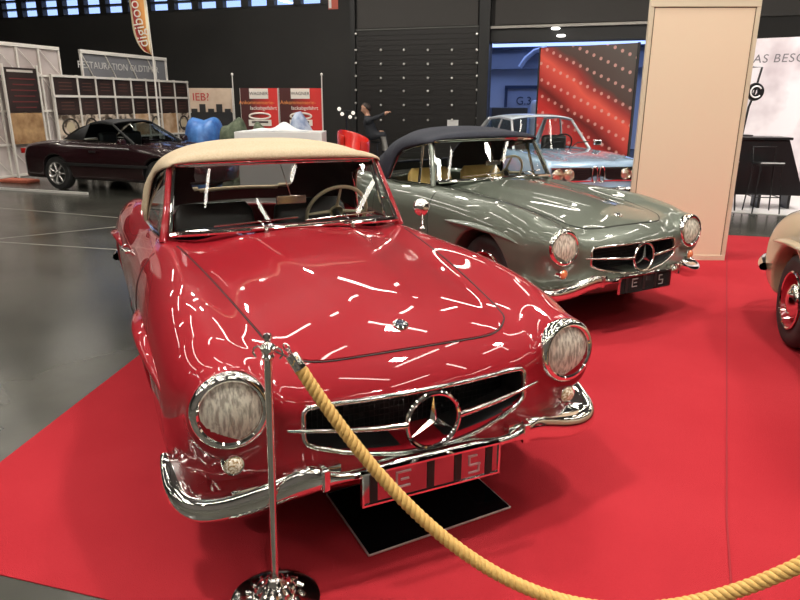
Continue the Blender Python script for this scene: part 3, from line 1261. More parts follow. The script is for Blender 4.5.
# high windows: sky behind, slatted panes
wf = MB()
for k in range(17):
    u = U0 + .05 + k * (14.75 / 16)
    hall_box(wf, u - .13, u + .13, VW - .02, VW + .2, 4.50, 5.75)
for z in (4.52, 4.80, 5.08, 5.4, 5.73):
    hall_box(wf, U0, -9.2, VW - .02, VW + .2, z - .03, z + .03)
w1 = struct('window_1', wf, STEELD)
pn = hall_box(MB(), U0, -9.2, VW + .10, VW + .11, 4.50, 5.75).build('pane', GLASS, w1, smooth=0)
# roof truss beams seen only in reflections
tr = MB()
for v in (-4, 2, 8, 14):
    hall_box(tr, U0, U1, v - .15, v + .15, 7.2, 7.5)
struct('trim_1', tr, STEELD)
# portal posts and header band
pp = MB()
hall_box(pp, -4.32, -4.02, VW - .18, VW, 0, 4.7)
hall_box(pp, -8.32, -8.16, VW - .12, VW, 0, 4.7)
hall_box(pp, .55, .80, VW - .18, VW, 0, 4.7)
struct('trim_2', pp, STEELD)
hb = MB()
hall_box(hb, -4.02, .55, VW - .10, VW - .05, 3.66, 3.73)
struct('trim_3', hb, mat('steel_edge', (.35, .33, .30), .4, .6))
# lowered lintel inside opening
struct('trim_4', hall_box(MB(), OL, OR, VW + .02, VW + .5, 3.30, 3.70), STEELD)

# roller door of ribbed dark panels, 4 m wide
rd = MB()
for k in range(26):
    z = .02 + k * .142
    hall_box(rd, -8.14, -4.36, VW - .07, VW - .03, z, z + .132)
    hall_box(rd, -8.14, -4.36, VW - .05, VW - .02, z + .12, z + .15)
d1 = struct('door_1', rd, mat('roller_door_dark', (.024, .022, .021), .45, .2))
hall_box(MB(), -8.14, -4.36, VW - .09, VW - .02, 3.72, 3.76).build('door_head', mat('door_head_grey', (.12, .12, .11), .5), d1, smooth=0)
gl = MB()
studs = mat('steel_stud', (.85, .83, .8), .3, .7)
for px in (356, 381, 404, 428, 452, 477):
    for py in (50, 64, 78, 91, 105, 120) if px not in (356, 477) else (34, 50, 63, 76, 90, 103, 118):
        d = fw + cx * ((px - 400) / CF) - cu * ((py - 300) / CF)
        n_ = hall(0, 1)
        t = (VW - .11) / (d.x * n_.x + d.y * n_.y)
        p = Vector((0, 0, CH)) + d * t
        gl.lathe([(.035, 0), (.034, .03), (.0, .035)], p, Matrix.Rotation(HA, 3, 'Z') @ Matrix.Rotation(pi / 2, 3, 'X'), 10)
gl.build('door_stud', studs, d1)

ub = MB()
hall_box(ub, -8.1, -4.4, VW - .05, VW, 3.78, 6.5)
hall_box(ub, -3.9, 5.0, VW - .05, VW, 3.76, 6.5)
struct('trim_6', ub, mat('upper_cladding', (.055, .050, .046), .6))
# outside: ground, neighbouring shed with gate number, dusk sky through the world
ob = MB()
hall_box(ob, -30, 30, VW + .3, VW + 40, -.14, -.02)
struct('ground', ob, noisy(mat('asphalt', (.05, .05, .055), .8), 2, (.04, .04, .05), (.07, .07, .08)))
shed = empty('warehouse', hall(-2.2, VW + 7.0, 0), HA, 'pale warehouse with arched roof and tall gate outside the open hall door', 'building')


def sbox(mb, x0, x1, y0, y1, z0, z1):
    return mb.box(((x0 + x1) / 2, (y0 + y1) / 2, (z0 + z1) / 2), (x1 - x0, y1 - y0, z1 - z0))


SHW = mat('shed_wall', (.52, .58, .70), .7)
SHD = mat('shed_band', (.34, .38, .48), .6)
SHN = mat('shed_navy', (.04, .06, .12), .5)
sbox(MB(), -9, 12, 0, 6, 0, 2.9).build('wall', SHW, shed, smooth=0)
sbox(MB(), -9, 12, -.25, 6, 2.9, 3.62).build('fascia', SHD, shed, smooth=0)
sbox(MB(), -9, 12, -.4, 6, 3.6, 3.68).build('roof_edge', SHN, shed, smooth=0)
MB().tube([(-1.95, -.5, 2.95), (-1.75, -.5, 3.25), (-1.45, -.45, 3.5), (-1.0, -.4, 3.62)], .22, 12, flat=.4).build('awning', mat('awning_light', (.62, .70, .85), .5), shed)
gt = MB()
sbox(gt, -2.45, -.85, -.08, 0, 0, 2.2)
g_ = gt.build('gate', mat('gate_blue', (.36, .42, .56), .5), shed, smooth=0)
gf = MB()
sbox(gf, -2.55, -2.45, -.14, 0, 0, 2.25)
sbox(gf, -.85, -.75, -.14, 0, 0, 2.25)
sbox(gf, -2.55, -.75, -.14, 0, 2.18, 2.30)
gf.build('gate_frame', SHN, g_, smooth=0)
text('gate_number', 'G.3.1', .42, SHN, (-1.65, -.10, 1.72), (pi / 2, 0, 0), g_)
vb = MB()
sbox(vb, -.35, .95, -2.0, -1.2, .0, 1.35)
van = empty('parked_van', hall(-2.6, VW + 4.6, 0), HA, 'pale parked van outside in front of the gate', 'van')
sbox(MB(), -.7, .9, -.9, .9, .30, 1.75).build('body', SHW, van, bevel=.12, smooth=0)
for x in (-.4, .6):
    MB().lathe([(0, -.1), (.3, -.1), (.32, 0), (.3, .1), (0, .1)], (x, -.85, .3), Matrix.Rotation(pi / 2, 3, 'X'), 20).build('wheel', TYRE, van)
sbox(MB(), -.5, .2, -.92, -.89, 1.1, 1.5).build('window', SHN, van, smooth=0)
cont = sbox(MB(), -.6, .6, -.5, .5, 0, 1.5)
tag(cont.build('waste_container', mat('container_dark', (.02, .025, .035), .6), None, bevel=.03, smooth=0), 'dark waste container outside at the left of the hall door opening', 'container').location = hall(-4.0, VW + 3.3, 0)

# red carpet (hall aligned) and its far tile strip
CARP = noisy(mat('red_carpet', (.5, .04, .05), .95, spec=.1), 1.3, (.43, .024, .034), (.49, .032, .043), bump=.6, bscale=260, detail=6)


def uvof(x, y):
    return x * cos(HA) + y * sin(HA), -x * sin(HA) + y * cos(HA)


def floor_sheet(name, pts, z0, z1, m, **kw):
    n = len(pts)
    mb = MB().add([(x, y, z0) for x, y in pts] + [(x, y, z1) for x, y in pts],
                  [tuple(range(n))[::-1], tuple(range(n, 2 * n))] + [(i, (i + 1) % n, n + (i + 1) % n, n + i) for i in range(n)])
    return mb.build(name, m, None, smooth=0, **kw)


cp = floor_sheet('carpet', [(-1.92, 2.12), (-1.02, 1.87), (2.2, 1.0), (6.4, -.2), (8.9, 6.4), (6.6, 7.75), (-.90, 9.95), (-1.30, 8.8)], -.01, .004, CARP)
tag(cp, 'red exhibition carpet laid under the vintage roadsters', 'carpet')
sm_ = MB().tube([(3.9, 7.77, .0085), (3.33, 6.57, .0085), (1.33, 2.33, .0085), (.95, 1.45, .0085)], .004, 6, flat=.3)
sm_.build('carpet_seam', mat('carpet_edge', (.30, .012, .02), .9), cp)
# chalk joints in the dark floor
jl = MB()
for (a, b) in (((-6.35, 10.49), (-4.05, 9.59)), ((-4.05, 9.59), (-.4, 8.9)), ((-4.81, 7.83), (-3.17, 7.41)), ((-3.17, 7.41), (-2.1, 7.15)), ((-9, 9.3), (-4.81, 7.83)), ((-9, 11.5), (-6.35, 10.49)), ((-6.0, 7.2), (-3.3, 9.3))):
    a, b = Vector((*a, .0)), Vector((*b, .0))
    d = (b - a)
    jl.box((a + b) / 2 + Vector((0, 0, .0008)), (d.length, .022, .0016), rz=atan2(d.y, d.x))
struct('trim_5', jl, mat('floor_joint', (.34, .32, .28), .5))
# white platform strip where the maroon car stands
lp = MB()
a, b = Vector((-9.2, 13.3, .02)), Vector((-5.7, 12.12, .02))
d = b - a
lp.box((a + b) / 2, (d.length, .05, .04), rz=atan2(d.y, d.x))
tag(lp.build('cable_strip', mat('strip_white', (.7, .68, .64), .5), None, smooth=0), 'thin pale floor strip beside the dark maroon convertible', 'strip')
# pale floor in front of the white stand wall
pf = floor_sheet('stand_floor', [(4.4, 10.75), (9.8, 8.2), (11.3, 11.4), (5.2, 14.6)], 0, .012, mat('white_stand_floor', (.78, .76, .74), .35))
tag(pf, 'white laminate floor of the stand by the bar counter', 'floor covering')

# ------------------------------------------------------------------ rope barrier
def stanchion(x, y, label):
    r = empty('rope_stanchion', (x, y, 0), 0, label, 'stanchion', None)
    b = MB().lathe([(.0, .0085), (.145, .0085), (.150, .018), (.147, .026), (.132, .034), (.10, .042), (.075, .050), (.062, .060), (.060, .068), (.045, .074), (.034, .088), (.028, .096), (.024, .105), (.016, .11), (.0, .11)], seg=56)
    bo = b.build('base', CHROME_R, r, label='heavy round chrome base')
    orn = MB()
    for k in range(14):
        a = 2 * pi * k / 14
        orn.tube([(cos(a) * .062, sin(a) * .062, .058), (cos(a) * .05, sin(a) * .05, .072), (cos(a) * .033, sin(a) * .033, .088)], [.007, .009, .005], 6)
        orn.tube([(cos(a) * .095, sin(a) * .095, .043), (cos(a + .15) * .078, sin(a + .15) * .078, .052)], [.008, .006], 6)
    orn.build('base_ornament', CHROME, bo)
    MB().tube([(0, 0, .10), (0, 0, .86)], .0125, 24).build('pole', CHROME_R, r)
    MB().lathe([(.0125, .845), (.019, .850), (.020, .856), (.016, .862), (.020, .868), (.024, .876), (.024, .884), (.018, .890), (.010, .896), (.008, .901), (.013, .907), (.0145, .914), (.011, .922), (0, .926)], seg=28).build('finial', CHROME, r)
    for s in (1, -1):
        hk = MB()
        hk.tube([(s * .018, -s * .003, .875), (s * .030, -s * .004, .883), (s * .042, -s * .005, .876), (s * .046, -s * .006, .862), (s * .036, -s * .004, .850)], .0035, 8)
        hk.build('ring_hook', CHROME, r)
    return r


stA = stanchion(-.412, 1.842, 'chrome rope stanchion with ornate round base in front of the red roadster')
stA.rotation_euler = (0, radians(1.3), 0)
stA.scale = (1, 1, 1.045)
stB = stanchion(1.46, 1.41, 'chrome rope stanchion at the far end of the twisted rope')
P0, P1 = Vector((-.330, 1.838, .915)), Vector((1.418, 1.415, .862))


def rope_pt(t):
    p = Vector((-.330, 1.838, .915)).lerp(P1, t)
    p.z += -4 * .695 * t * (1 - t) * (1 - .04 * (t - .5))
    return p


rope = empty('barrier_rope', (P0.x, P0.y, 0), 0, 'thick twisted golden yellow rope sagging from the chrome stanchion', 'rope')
off = Vector((P0.x, P0.y, 0))
N_ = 620
cpts = [rope_pt(.008 + .972 * i / N_) - off for i in range(N_ + 1)]
strand = MB()
L_ = [0]
for i in range(N_):
    L_.append(L_[-1] + (cpts[i + 1] - cpts[i]).length)
for ph in range(3):
    pts = []
    for i in range(N_ + 1):
        t = (cpts[min(i + 1, N_)] - cpts[max(i - 1, 0)]).normalized()
        n1 = Vector((0, 0, 1)) - t * t.z
        n1.normalize()
        b1 = t.cross(n1)
        a = 2 * pi * (L_[i] / .058 + ph / 3)
        pts.append(cpts[i] + (n1 * cos(a) + b1 * sin(a)) * .0098)
    strand.tube(pts, .0108, 10)
ROPE = mat('golden_rope', (.68, .42, .13), .65, spec=.3)
n, l, b = nt(ROPE)
tc = n.new('ShaderNodeTexCoord')
no = n.new('ShaderNodeTexNoise')
no.inputs['Scale'].default_value = 160
l.new(tc.outputs['Object'], no.inputs['Vector'])
bp = n.new('ShaderNodeBump')
bp.inputs['Strength'].default_value = .35
bp.inputs['Distance'].default_value = .004
l.new(no.outputs['Fac'], bp.inputs['Height'])
l.new(bp.outputs['Normal'], b.inputs['Normal'])
strand.build('strand', ROPE, rope, smooth=80)
for k, (i0, i1) in enumerate(((0, 12), (N_, N_ - 12))):
    a, b = cpts[i0], cpts[i1]
    t = (b - a).normalized()
    fr = MB().tube([a - t * .012, a - t * .010, a + t * .04, a + t * .042], [.012, .0195, .0205, .016], 24)
    f_ = fr.build('ferrule', CHROME, rope)
    e = a - t * .012
    lk = MB()
    q = Vector((0, 0, 1)).cross(t).normalized()
    for m, (c, ax) in enumerate(((e - t * .008, q), (e - t * .024, t.cross(q)))):
        lk.tube([c + t * (cos(u) * .012) + ax * (sin(u) * .008) for u in np.linspace(0, 2 * pi, 16, endpoint=False)], .0024, 7, closed=True)
    lk.build('snap_link', CHROME, f_)

# ------------------------------------------------------------------ mirror-black drip plate under the red nose
gp = [(-.31, 2.48), (-.11, 2.08), (.46, 2.39), (.26, 2.79)]
GLB = mat('black_glass', (.004, .004, .005), .06, coat=1)
dp = floor_sheet('drip_plate', gp, .0085, .016, GLB)
tag(dp, 'square black mirror plate lying on the red carpet under the red roadster', 'plate')
ed = MB()
for i in range(4):
    a, b = Vector((*gp[i], .0125)), Vector((*gp[(i + 1) % 4], .0125))
    ed.tube([a, b], .0045, 6)
ed.build('edge_trim', mat('steel_trim', (.8, .78, .76), .3, .7), dp, label='thin bright metal edge')

# ------------------------------------------------------------------ beige partition panel
pr = empty('partition_panel', (2.985, 7.03, 0), radians(-2), 'tall beige exhibition partition panel behind the green roadster', 'partition')
W2, PH = .53, 2.60
IV = mat('ivory_laminate', (.78, .62, .45), .45)
ALU = mat('ivory_alu', (.72, .62, .46), .4, .2)
MB().box((-.02, 0, PH / 2), (W2 * 2 - .04, .03, PH - .04)).build('board', IV, pr, smooth=0)
pm = MB()
for x in (-W2 - .0, W2 - .03):
    pm.box((x, 0, PH / 2), (.040, .045, PH), 0)
pm.build('post', ALU, pr, bevel=.004, smooth=0)
rl = MB()
rl.box((-.015, 0, PH - .035), (W2 * 2, .05, .07)).box((-.015, 0, .03), (W2 * 2, .05, .06))
rl.build('rail', ALU, pr, bevel=.004, smooth=0)
gv = MB()
for x in (-W2 + .028, W2 - .058):
    gv.box((x, -.016, PH / 2), (.006, .006, PH - .08))
gv.box((-.015, -.016, PH - .075), (W2 * 2 - .05, .006, .006))
gv.build('groove', mat('groove_brown', (.10, .07, .04), .6), pr, smooth=0)

# ------------------------------------------------------------------ exhibition stands at left (one long line)
def place(px, py, u):
    """photo pixel on the vertical plane of the stand line (hall u = const)"""
    d = fw + cx * ((px - 400) / CF) - cu * ((py - 300) / CF)
    n_ = hall(1, 0)
    t = u / (d.x * n_.x + d.y * n_.y)
    return Vector((0, 0, CH)) + d * t


ST = mat('truss_white', (.80, .76, .70), .4)
VC = Vector((-sin(HA), cos(HA), 0))              # along the hall's length
UC = Vector((cos(HA), sin(HA), 0))


def stand_panel(name, u, v0, v1, z0, z1, m, label=None, cat=None, group=None, th=.03):
    r = empty(name, hall(u, (v0 + v1) / 2, 0), HA, label, cat, group)
    w_ = v1 - v0
    return r, w_


def vof(px, u=-12.8):
    p = place(px, 100, u)
    return -p.x * sin(HA) + p.y * cos(HA)


# pale stand wall, its truss frame and a dark hanging text board
v0, v1 = 10.2, vof(68)
r = empty('stand_wall', hall(-12.95, (v0 + v1) / 2, 0), HA, 'tall pale lattice stand wall at the left photo edge', 'stand wall')
r.scale = (1, 1, .945)
w_ = v1 - v0
PALE = noisy(mat('pale_print', (.6, .52, .50), .6), .7, (.50, .42, .40), (.66, .60, .58))
MB().box((0, 0, 1.48), (.04, w_, 2.96)).build('wall_print', PALE, r, smooth=0)
for i in range(6):
    y = -w_ / 2 + i * w_ / 5
    MB().box((.05, y, 1.5), (.03, .04, 3.0)).build('upright', ST, r, smooth=0)
for z in (2.98, 2.32, 1.5, .75, .04):
    MB().box((.05, 0, z), (.04, w_ + .04, .05 if z < 2.9 else .08)).build('crossbar', ST, r, smooth=0)
for i in range(5):
    y0, y1 = -w_ / 2 + i * w_ / 5, -w_ / 2 + (i + 1) * w_ / 5
    for z0, z1 in ((2.95, 2.32), (2.32, 1.5), (1.5, .75), (.75, .06)):
        MB().tube([(.055, y0, z0), (.055, y1, z1)], .010, 6).build('brace', ST, r)
TB = noisy(mat('dark_text_board', (.03, .018, .016), .5), 1.2, (.022, .013, .012), (.05, .028, .024))
va, vb_ = vof(6), vof(38)
bd = empty('text_board', hall(-12.75, (va + vb_) / 2, 0), HA, 'dark upright text board with faint red lines and a tan car photo beneath', 'board')
MB().box((0, 0, 1.86), (.03, vb_ - va, .94)).build('board', TB, bd, smooth=0)
for k in range(6):
    MB().box((.018, .02, 2.10 - k * .12), (.004, (vb_ - va) * (.65 if k % 2 else .8), .022)).build('text_line', mat('faint_red', (.16, .03, .03), .6), bd, smooth=0)
MB().box((.018, -.02, 2.26), (.004, (vb_ - va) * .8, .05)).build('heading', mat('heading_pale', (.6, .55, .5), .6), bd, smooth=0)
TANC = noisy(mat('tan_car_print', (.4, .2, .08), .5), 3.5, (.22, .10, .04), (.62, .40, .20), lo=.3, hi=.7)
MB().box((0, 0, 1.05), (.03, vb_ - va, .66)).build('photo', TANC, bd, smooth=0)
MB().box((0, (vb_ - va) / 2 + .03, 1.2), (.05, .04, 2.4)).box((0, -(vb_ - va) / 2 - .03, 1.2), (.05, .04, 2.4)).build('frame', ST, bd, smooth=0)

# lattice display wall: eight columns, two rows of dark boards and one row of wheel photographs
edges = [54, 79, 97, 115, 132, 147, 160, 175, 188]
ev = [vof(e) for e in edges]
PH1 = noisy(mat('photo_print_warm', (.5, .4, .3), .4), 5, (.10, .07, .05), (.72, .60, .48), lo=.42, hi=.56)
PH2 = noisy(mat('photo_print_tan', (.5, .3, .2), .4), 3, (.45, .25, .12), (.75, .55, .38))
lw = empty('display_wall', hall(-12.8, (ev[0] + ev[-1]) / 2, 0), HA, 'lattice display wall of dark text boards above a row of wheel photos', 'display wall')
lw.scale = (1, 1, .975)
vm = (ev[0] + ev[-1]) / 2
for i in range(8):
    a, b_ = ev[i] - vm, ev[i + 1] - vm
    m_, w_ = (a + b_) / 2, (b_ - a) - .05
    for z0, z1 in ((1.82, 2.23), (1.36, 1.77)):
        q = MB().box((0, m_, (z0 + z1) / 2), (.03, w_, z1 - z0)).build('text_panel', TB, lw, smooth=0)
        for k in range(3):
            MB().box((.017, m_, z1 - .12 - k * .08), (.003, w_ * .55, .018)).build('text_line', mat('faint_brown', (.14, .06, .045), .6), q, smooth=0)
    q = MB().box((0, m_, 1.06), (.03, w_ + .04, .58)).build('photo', PH2 if i in (4, 6) else PH1, lw, smooth=0)
    if i not in (3, 4, 6):
        MB().tube([(.02, m_ + cos(t) * w_ * .34, 1.06 + sin(t) * .20) for t in np.linspace(0, 2 * pi, 24, endpoint=False)], .022, 8, closed=True, flat=1).build('wheel_rim', mat('print_dark', (.05, .04, .03), .5), q)
        MB().lathe([(0, 0), (.13, 0), (.13, .006)], (.016, m_, 1.06), Matrix.Rotation(pi / 2, 3, 'Y'), 20).build('wheel_disc', mat('print_cream', (.62, .52, .36), .5), q)
    MB().box((.0, a, 1.25), (.06, .05, 2.1)).build('upright', ST, lw, smooth=0)
MB().box((.0, ev[-1] - vm, 1.25), (.06, .05, 2.1)).build('upright', ST, lw, smooth=0)
for z in (2.26, 1.795, .75):
    MB().box((.02, 0, z), (.05, ev[-1] - ev[0] + .05, .055)).build('crossbar', ST, lw, smooth=0)

# grey banner above
va, vb_ = vof(85, -13.2), vof(168, -13.2)
gb = empty('raised_banner', hall(-13.2, (va + vb_) / 2, 0), HA, 'grey banner with pale capital letters raised above the display wall', 'banner')
gb.scale = (1, 1, .945)
w_ = vb_ - va
GREYB = mat('grey_banner', (.20, .20, .215), .7)
MB().box((0, 0, 2.58), (.03, w_, .78)).build('banner', GREYB, gb, smooth=0)
MB().box((.03, 0, 3.0), (.07, w_ + .05, .09)).build('crossbar', ST, gb, smooth=0)
for i in range(5):
    y = -w_ / 2 + i * w_ / 4
    MB().tube([(.04, y, 2.98), (.04, y + (.45 if i < 4 else 0), 2.2)], .014, 6).build('brace', ST, gb)
for y in (-w_ / 2, w_ / 2, w_ / 2 - .5):
    MB().box((.03, y, 1.5), (.05, .05, 3.0)).build('upright', ST, gb, smooth=0)
for _t, _y in (('RESTAURATION', -.88), ('OLDTIMER', .72)):
    text('lettering', _t, .25, mat('letter_pale', (.62, .60, .58), .5), (.022, _y, 2.66), (pi / 2, 0, pi / 2), gb)

# feather flag hanging from above
FL = bpy.data.materials.new('flag_print')
fp0 = at(150, 55, 16)
fl = empty('feather_flag', (fp0.x, fp0.y, 0), 0, 'red and orange feather flag with vertical white lettering', 'flag')
rows = []
for t in np.linspace(0, 1, 24):
    px = 152 - 9 * t
    py = 55 - 75 * t
    wid = 17 * (1 - (1 - min(t * 2.4, 1)) ** 2) ** .5
    row = []
    for q in np.linspace(0, 1, 9):
        p = at(px - wid * (1 - q), py, 16)
        row.append((p.x - fp0.x, .04 * sin(5 * q + 3 * t), p.z))
    rows.append(row)
fmb = MB().grid(np.array(rows))
for k, f_ in enumerate(fmb.f):
    fmb.mi[k] = 2 if (k % 8) in (0, 7) else (0 if (k % 8) < 4 else 1)
fmb.build('sail', [mat('flag_red', (.55, .06, .05), .6), mat('flag_orange', (.75, .33, .08), .6), mat('flag_cream', (.85, .75, .5), .6)], fl, smooth=60, solid=.006)
a, b_ = at(152.5, 58, 16), at(143, -20, 16)
MB().tube([(a.x - fp0.x, .02, .04), (a.x - fp0.x, .02, a.z), (b_.x - fp0.x, .02, b_.z)], [.03, .018, .014], 8).build('pole', ST, fl)
c_ = at(138.5, 24, 15.9)
tx = text('lettering', 'digiboo', .33, mat('flag_letter', (.9, .85, .75), .5), (c_.x - fp0.x, -.09, c_.z), (pi / 2, radians(-99), 0), fl, depth=.004)
MB().lathe([(0, 0), (.28, 0), (.28, .03), (.03, .06), (.03, .1), (0, .1)], (a.x - fp0.x, .02, 0), None, 20).build('foot', STEELD, fl)

# beige banner on posts
def banner_at(name, px0, px1, pt, pb, Y, m, label, cat, posts=True, group=None):
    a, b_ = at(px0, pt, Y), at(px1, pt, Y)
    z0 = at((px0 + px1) / 2, pb, Y).z
    r = empty(name, ((a.x + b_.x) / 2, Y, 0), 0, label, cat, group)
    w_ = b_.x - a.x
    MB().box((0, 0, (a.z + z0) / 2), (w_, .03, a.z - z0)).build('print', m, r, smooth=0)
    if posts:
        for x in (-w_ / 2, w_ / 2):
            MB().box((x, .03, a.z / 2), (.035, .035, a.z)).build('post', ST, r, smooth=0)
    return r, w_, a.z, z0


bb, w_, zt, z0 = banner_at('beige_banner', 189, 231, 88, 112, 17.3, noisy(mat('beige_print', (.6, .45, .34), .7), 3, (.52, .38, .28), (.64, .50, .38)), 'beige printed banner with a red word beyond the red roadster roof', 'banner')
text('lettering', 'IEB?', .26, mat('letter_red', (.45, .03, .03), .6), (-w_ / 2 + .28, -.02, zt - .22), (pi / 2, 0, 0), bb)
BK = mat('black_furniture', (.02, .018, .018), .5)
for i in range(5):
    MB().box((-w_ / 2 + .1 + i * w_ / 5, -.03, z0 + .03 + .06 * (i % 2)), (w_ / 7, .02, .10 + .10 * (i % 2))).build('silhouette', BK, bb, smooth=0)
MB().box((0, 0, z0 - .2), (w_, .05, .36)).build('lower_board', BK, bb, smooth=0)

# two red posters
def poster_mat():
    m = mat('red_poster_print', (.5, .03, .03), .5)
    n, l, b = nt(m)
    tc = n.new('ShaderNodeTexCoord')
    sp = n.new('ShaderNodeSeparateXYZ')
    l.new(tc.outputs['Generated'], sp.inputs[0])
    r = n.new('ShaderNodeValToRGB')
    r.color_ramp.elements[0].color = (.07, .012, .010, 1)
    r.color_ramp.elements[1].color = (.68, .03, .025, 1)
    r.color_ramp.elements[0].position = .25
    r.color_ramp.elements[1].position = .8
    l.new(sp.outputs['X'], r.inputs['Fac'])
    l.new(r.outputs['Color'], b.inputs['Base Color'])
    return m


PM = poster_mat()
WP = mat('poster_white', (.85, .78, .70), .5)
OP = mat('poster_orange', (.85, .30, .08), .5)
for (x0_, x1_, lb) in ((240, 277, 'left one of the two red posters with a white car drawing'), (279, 321, 'right one of the two red posters with a white car drawing')):
    po, w_, zt, z0 = banner_at('red_poster', x0_, x1_, 88, 160, 17, PM, lb, 'poster', True, 'red advertising posters')
    lg = MB().box((0, -.02, zt - .13), (.46, .01, .24)).build('logo_field', WP, po, smooth=0)
    text('logo_lettering', 'WAGNER', .105, mat('logo_dark', (.06, .03, .03), .5), (0, -.028, zt - .13), (pi / 2, 0, 0), po)
    text('headline', 'Ankommenserie-', .125, OP, (-.06, -.02, zt - .34), (pi / 2, 0, 0), po)
    text('headline', 'lackabgefahrt', .125, WP, (.10, -.02, zt - .47), (pi / 2, 0, 0), po)
    cr = MB()
    cr.tube([(cos(t) * .26, -.02, zt - .66 + sin(t) * .07) for t in np.linspace(0, 2 * pi, 24, endpoint=False)], .022, 6, closed=True)
    cr.box((0, -.02, zt - .82), (.56, .02, .15))
    cr.build('car_drawing', WP, po)
    MB().box((0, -.035, zt - .80), (.40, .012, .04)).build('car_grille', mat('drawing_dark', (.05, .03, .03), .5), po, smooth=0)
for px, lb in ((232, 'left tall thin pole beside the red posters'), (321.5, 'right tall thin pole beside the red posters')):
    a = at(px, 74, 16.9)
    tag(MB().tube([(a.x, a.y, 0), (a.x, a.y, a.z)], .013, 8).lathe([(0, 0), (.03, 0), (.03, .04), (0, .06)], (a.x, a.y, a.z - .03), None, 10).build('banner_pole', ST), lb, 'pole', 'poster poles')


# draped covers: lumpy cloth over something
def drape(name, px0, px1, ptop, Y, dep, m, label, seed, cat, rough=.10):
    a, b_ = at(px0, ptop, Y), at(px1, ptop, Y)
    r_ = np.random.default_rng(seed)
    W_, H_ = (b_.x - a.x), a.z
    nu, nv = 40, 26
    ph = r_.uniform(0, 6, 12)
    A = np.zeros((nu, nv, 3))
    for i in range(nu):
        t = 2 * pi * i / nu
        for j in range(nv):
            q = j / (nv - 1)
            fold = 1 + .07 * sin(7 * t + ph[0]) * (1 - q) + .05 * sin(13 * t + ph[1] + 3 * q) * (1 - q * .6)
            rad = (1 - q ** 5) ** .55 if q < 1 else 0
            x = cos(t) * W_ / 2 * rad * fold
            y = sin(t) * dep / 2 * rad * fold
            z = H_ * (q ** .8) * (1 + rough * sin(3.1 * x / W_ * 2 + ph[2]) * q) - rough * H_ * .5 * q * (x / W_ + .2 * sin(5 * x + ph[3]))
            A[i, j] = (x, y, max(z, 0))
    mb = MB().grid(A, wu=True)
    o = mb.build(name, m, None, smooth=70)
    o.location = ((a.x + b_.x) / 2, Y, 0)
    return tag(o, label, cat)


BLT = noisy(mat('blue_tarp', (.05, .17, .5), .45), 4, (.03, .12, .40), (.08, .25, .62), bump=.4, bscale=14)
GRT = noisy(mat('olive_cloth', (.08, .11, .06), .8), 6, (.05, .07, .04), (.17, .20, .13), bump=.5, bscale=12)
PBT = noisy(mat('pale_blue_cloth', (.3, .4, .6), .7), 5, (.18, .25, .45), (.55, .62, .75), bump=.4, bscale=12)
drape('tarpaulin', 185, 222, 114, 15.5, 1.2, BLT, 'crumpled bright blue tarpaulin heap beyond the beige roof', 3, 'tarpaulin')
drape('cloth_heap', 218, 248, 118, 14.6, .6, GRT, 'heap of olive green cloth beside the blue tarpaulin', 4, 'cloth')
drape('cloth_heap', 251, 274, 124, 16.0, .5, GRT, 'smaller dark olive cloth heap in front of the left red poster', 9, 'cloth')
drape('cloth_heap', 286, 316, 116, 14.4, .8, PBT, 'pale blue cloth heap in front of the right red poster', 6, 'cloth')
a, b_ = at(240, 131, 12.2), at(323, 131, 12.2)
GRYC = mat('counter_grey', (.22, .21, .21), .6)
tb = empty('display_counter', ((a.x + b_.x) / 2, 12.2, 0), 0, 'white counter standing behind the beige soft top', 'counter')
MB().box((0, 0, a.z / 2 - .11), (b_.x - a.x - .04, .66, a.z - .22)).build('body', GRYC, tb, bevel=.01, smooth=0)
MB().box((0, 0, a.z - .11), (b_.x - a.x + .04, .74, .22)).build('worktop', WHITEP, tb, bevel=.008, smooth=0)
cl = []
for i in range(26):
    row = []
    for j in range(12):
        x, y = -.62 + 1.1 * i / 25, -.3 + .6 * j / 11
        e = sin(pi * i / 25) * sin(pi * j / 11)
        row.append((x, y, .006 + e * (.05 + .10 * math.exp(-((x - .05) / .15) ** 2) + .02 * sin(11 * x + 5 * y))))
    cl.append(row)
o = MB().grid(np.array(cl), flip=True).build('white_cloth', noisy(mat('cloth_white', (.85, .85, .85), .8), 9, (.75, .77, .8), (.9, .9, .9)), None, smooth=80, solid=.004)
o.location = (tb.location.x, 12.2, a.z)
tag(o, 'crumpled white cloth lying on the white counter', 'cloth')

# ------------------------------------------------------------------ big red dotted poster wall
dw = empty('poster_wall', (3.60, 13.64, 0), atan2(-1.24, 1.53), 'large grey and red printed wall with rows of light dots behind the blue sedan', 'poster wall')
DM = mat('dotted_print', (.5, .1, .08), .4)
n, l, b = nt(DM)
tc = n.new('ShaderNodeTexCoord')
mp = n.new('ShaderNodeMapping')
mp.inputs['Rotation'].default_value = (0, radians(-24), 0)
l.new(tc.outputs['Object'], mp.inputs['Vector'])
sp = n.new('ShaderNodeSeparateXYZ')
l.new(mp.outputs[0], sp.inputs[0])
nz = n.new('ShaderNodeTexNoise')
nz.inputs['Scale'].default_value = 1.1
l.new(mp.outputs[0], nz.inputs['Vector'])


def mth(op, a, b=None, c=None):
    m = n.new('ShaderNodeMath')
    m.operation = op
    for i, v in enumerate((a, b, c)):
        if v is None:
            continue
        if isinstance(v, (int, float)):
            m.inputs[i].default_value = v
        else:
            l.new(v, m.inputs[i])
    return m.outputs[0]


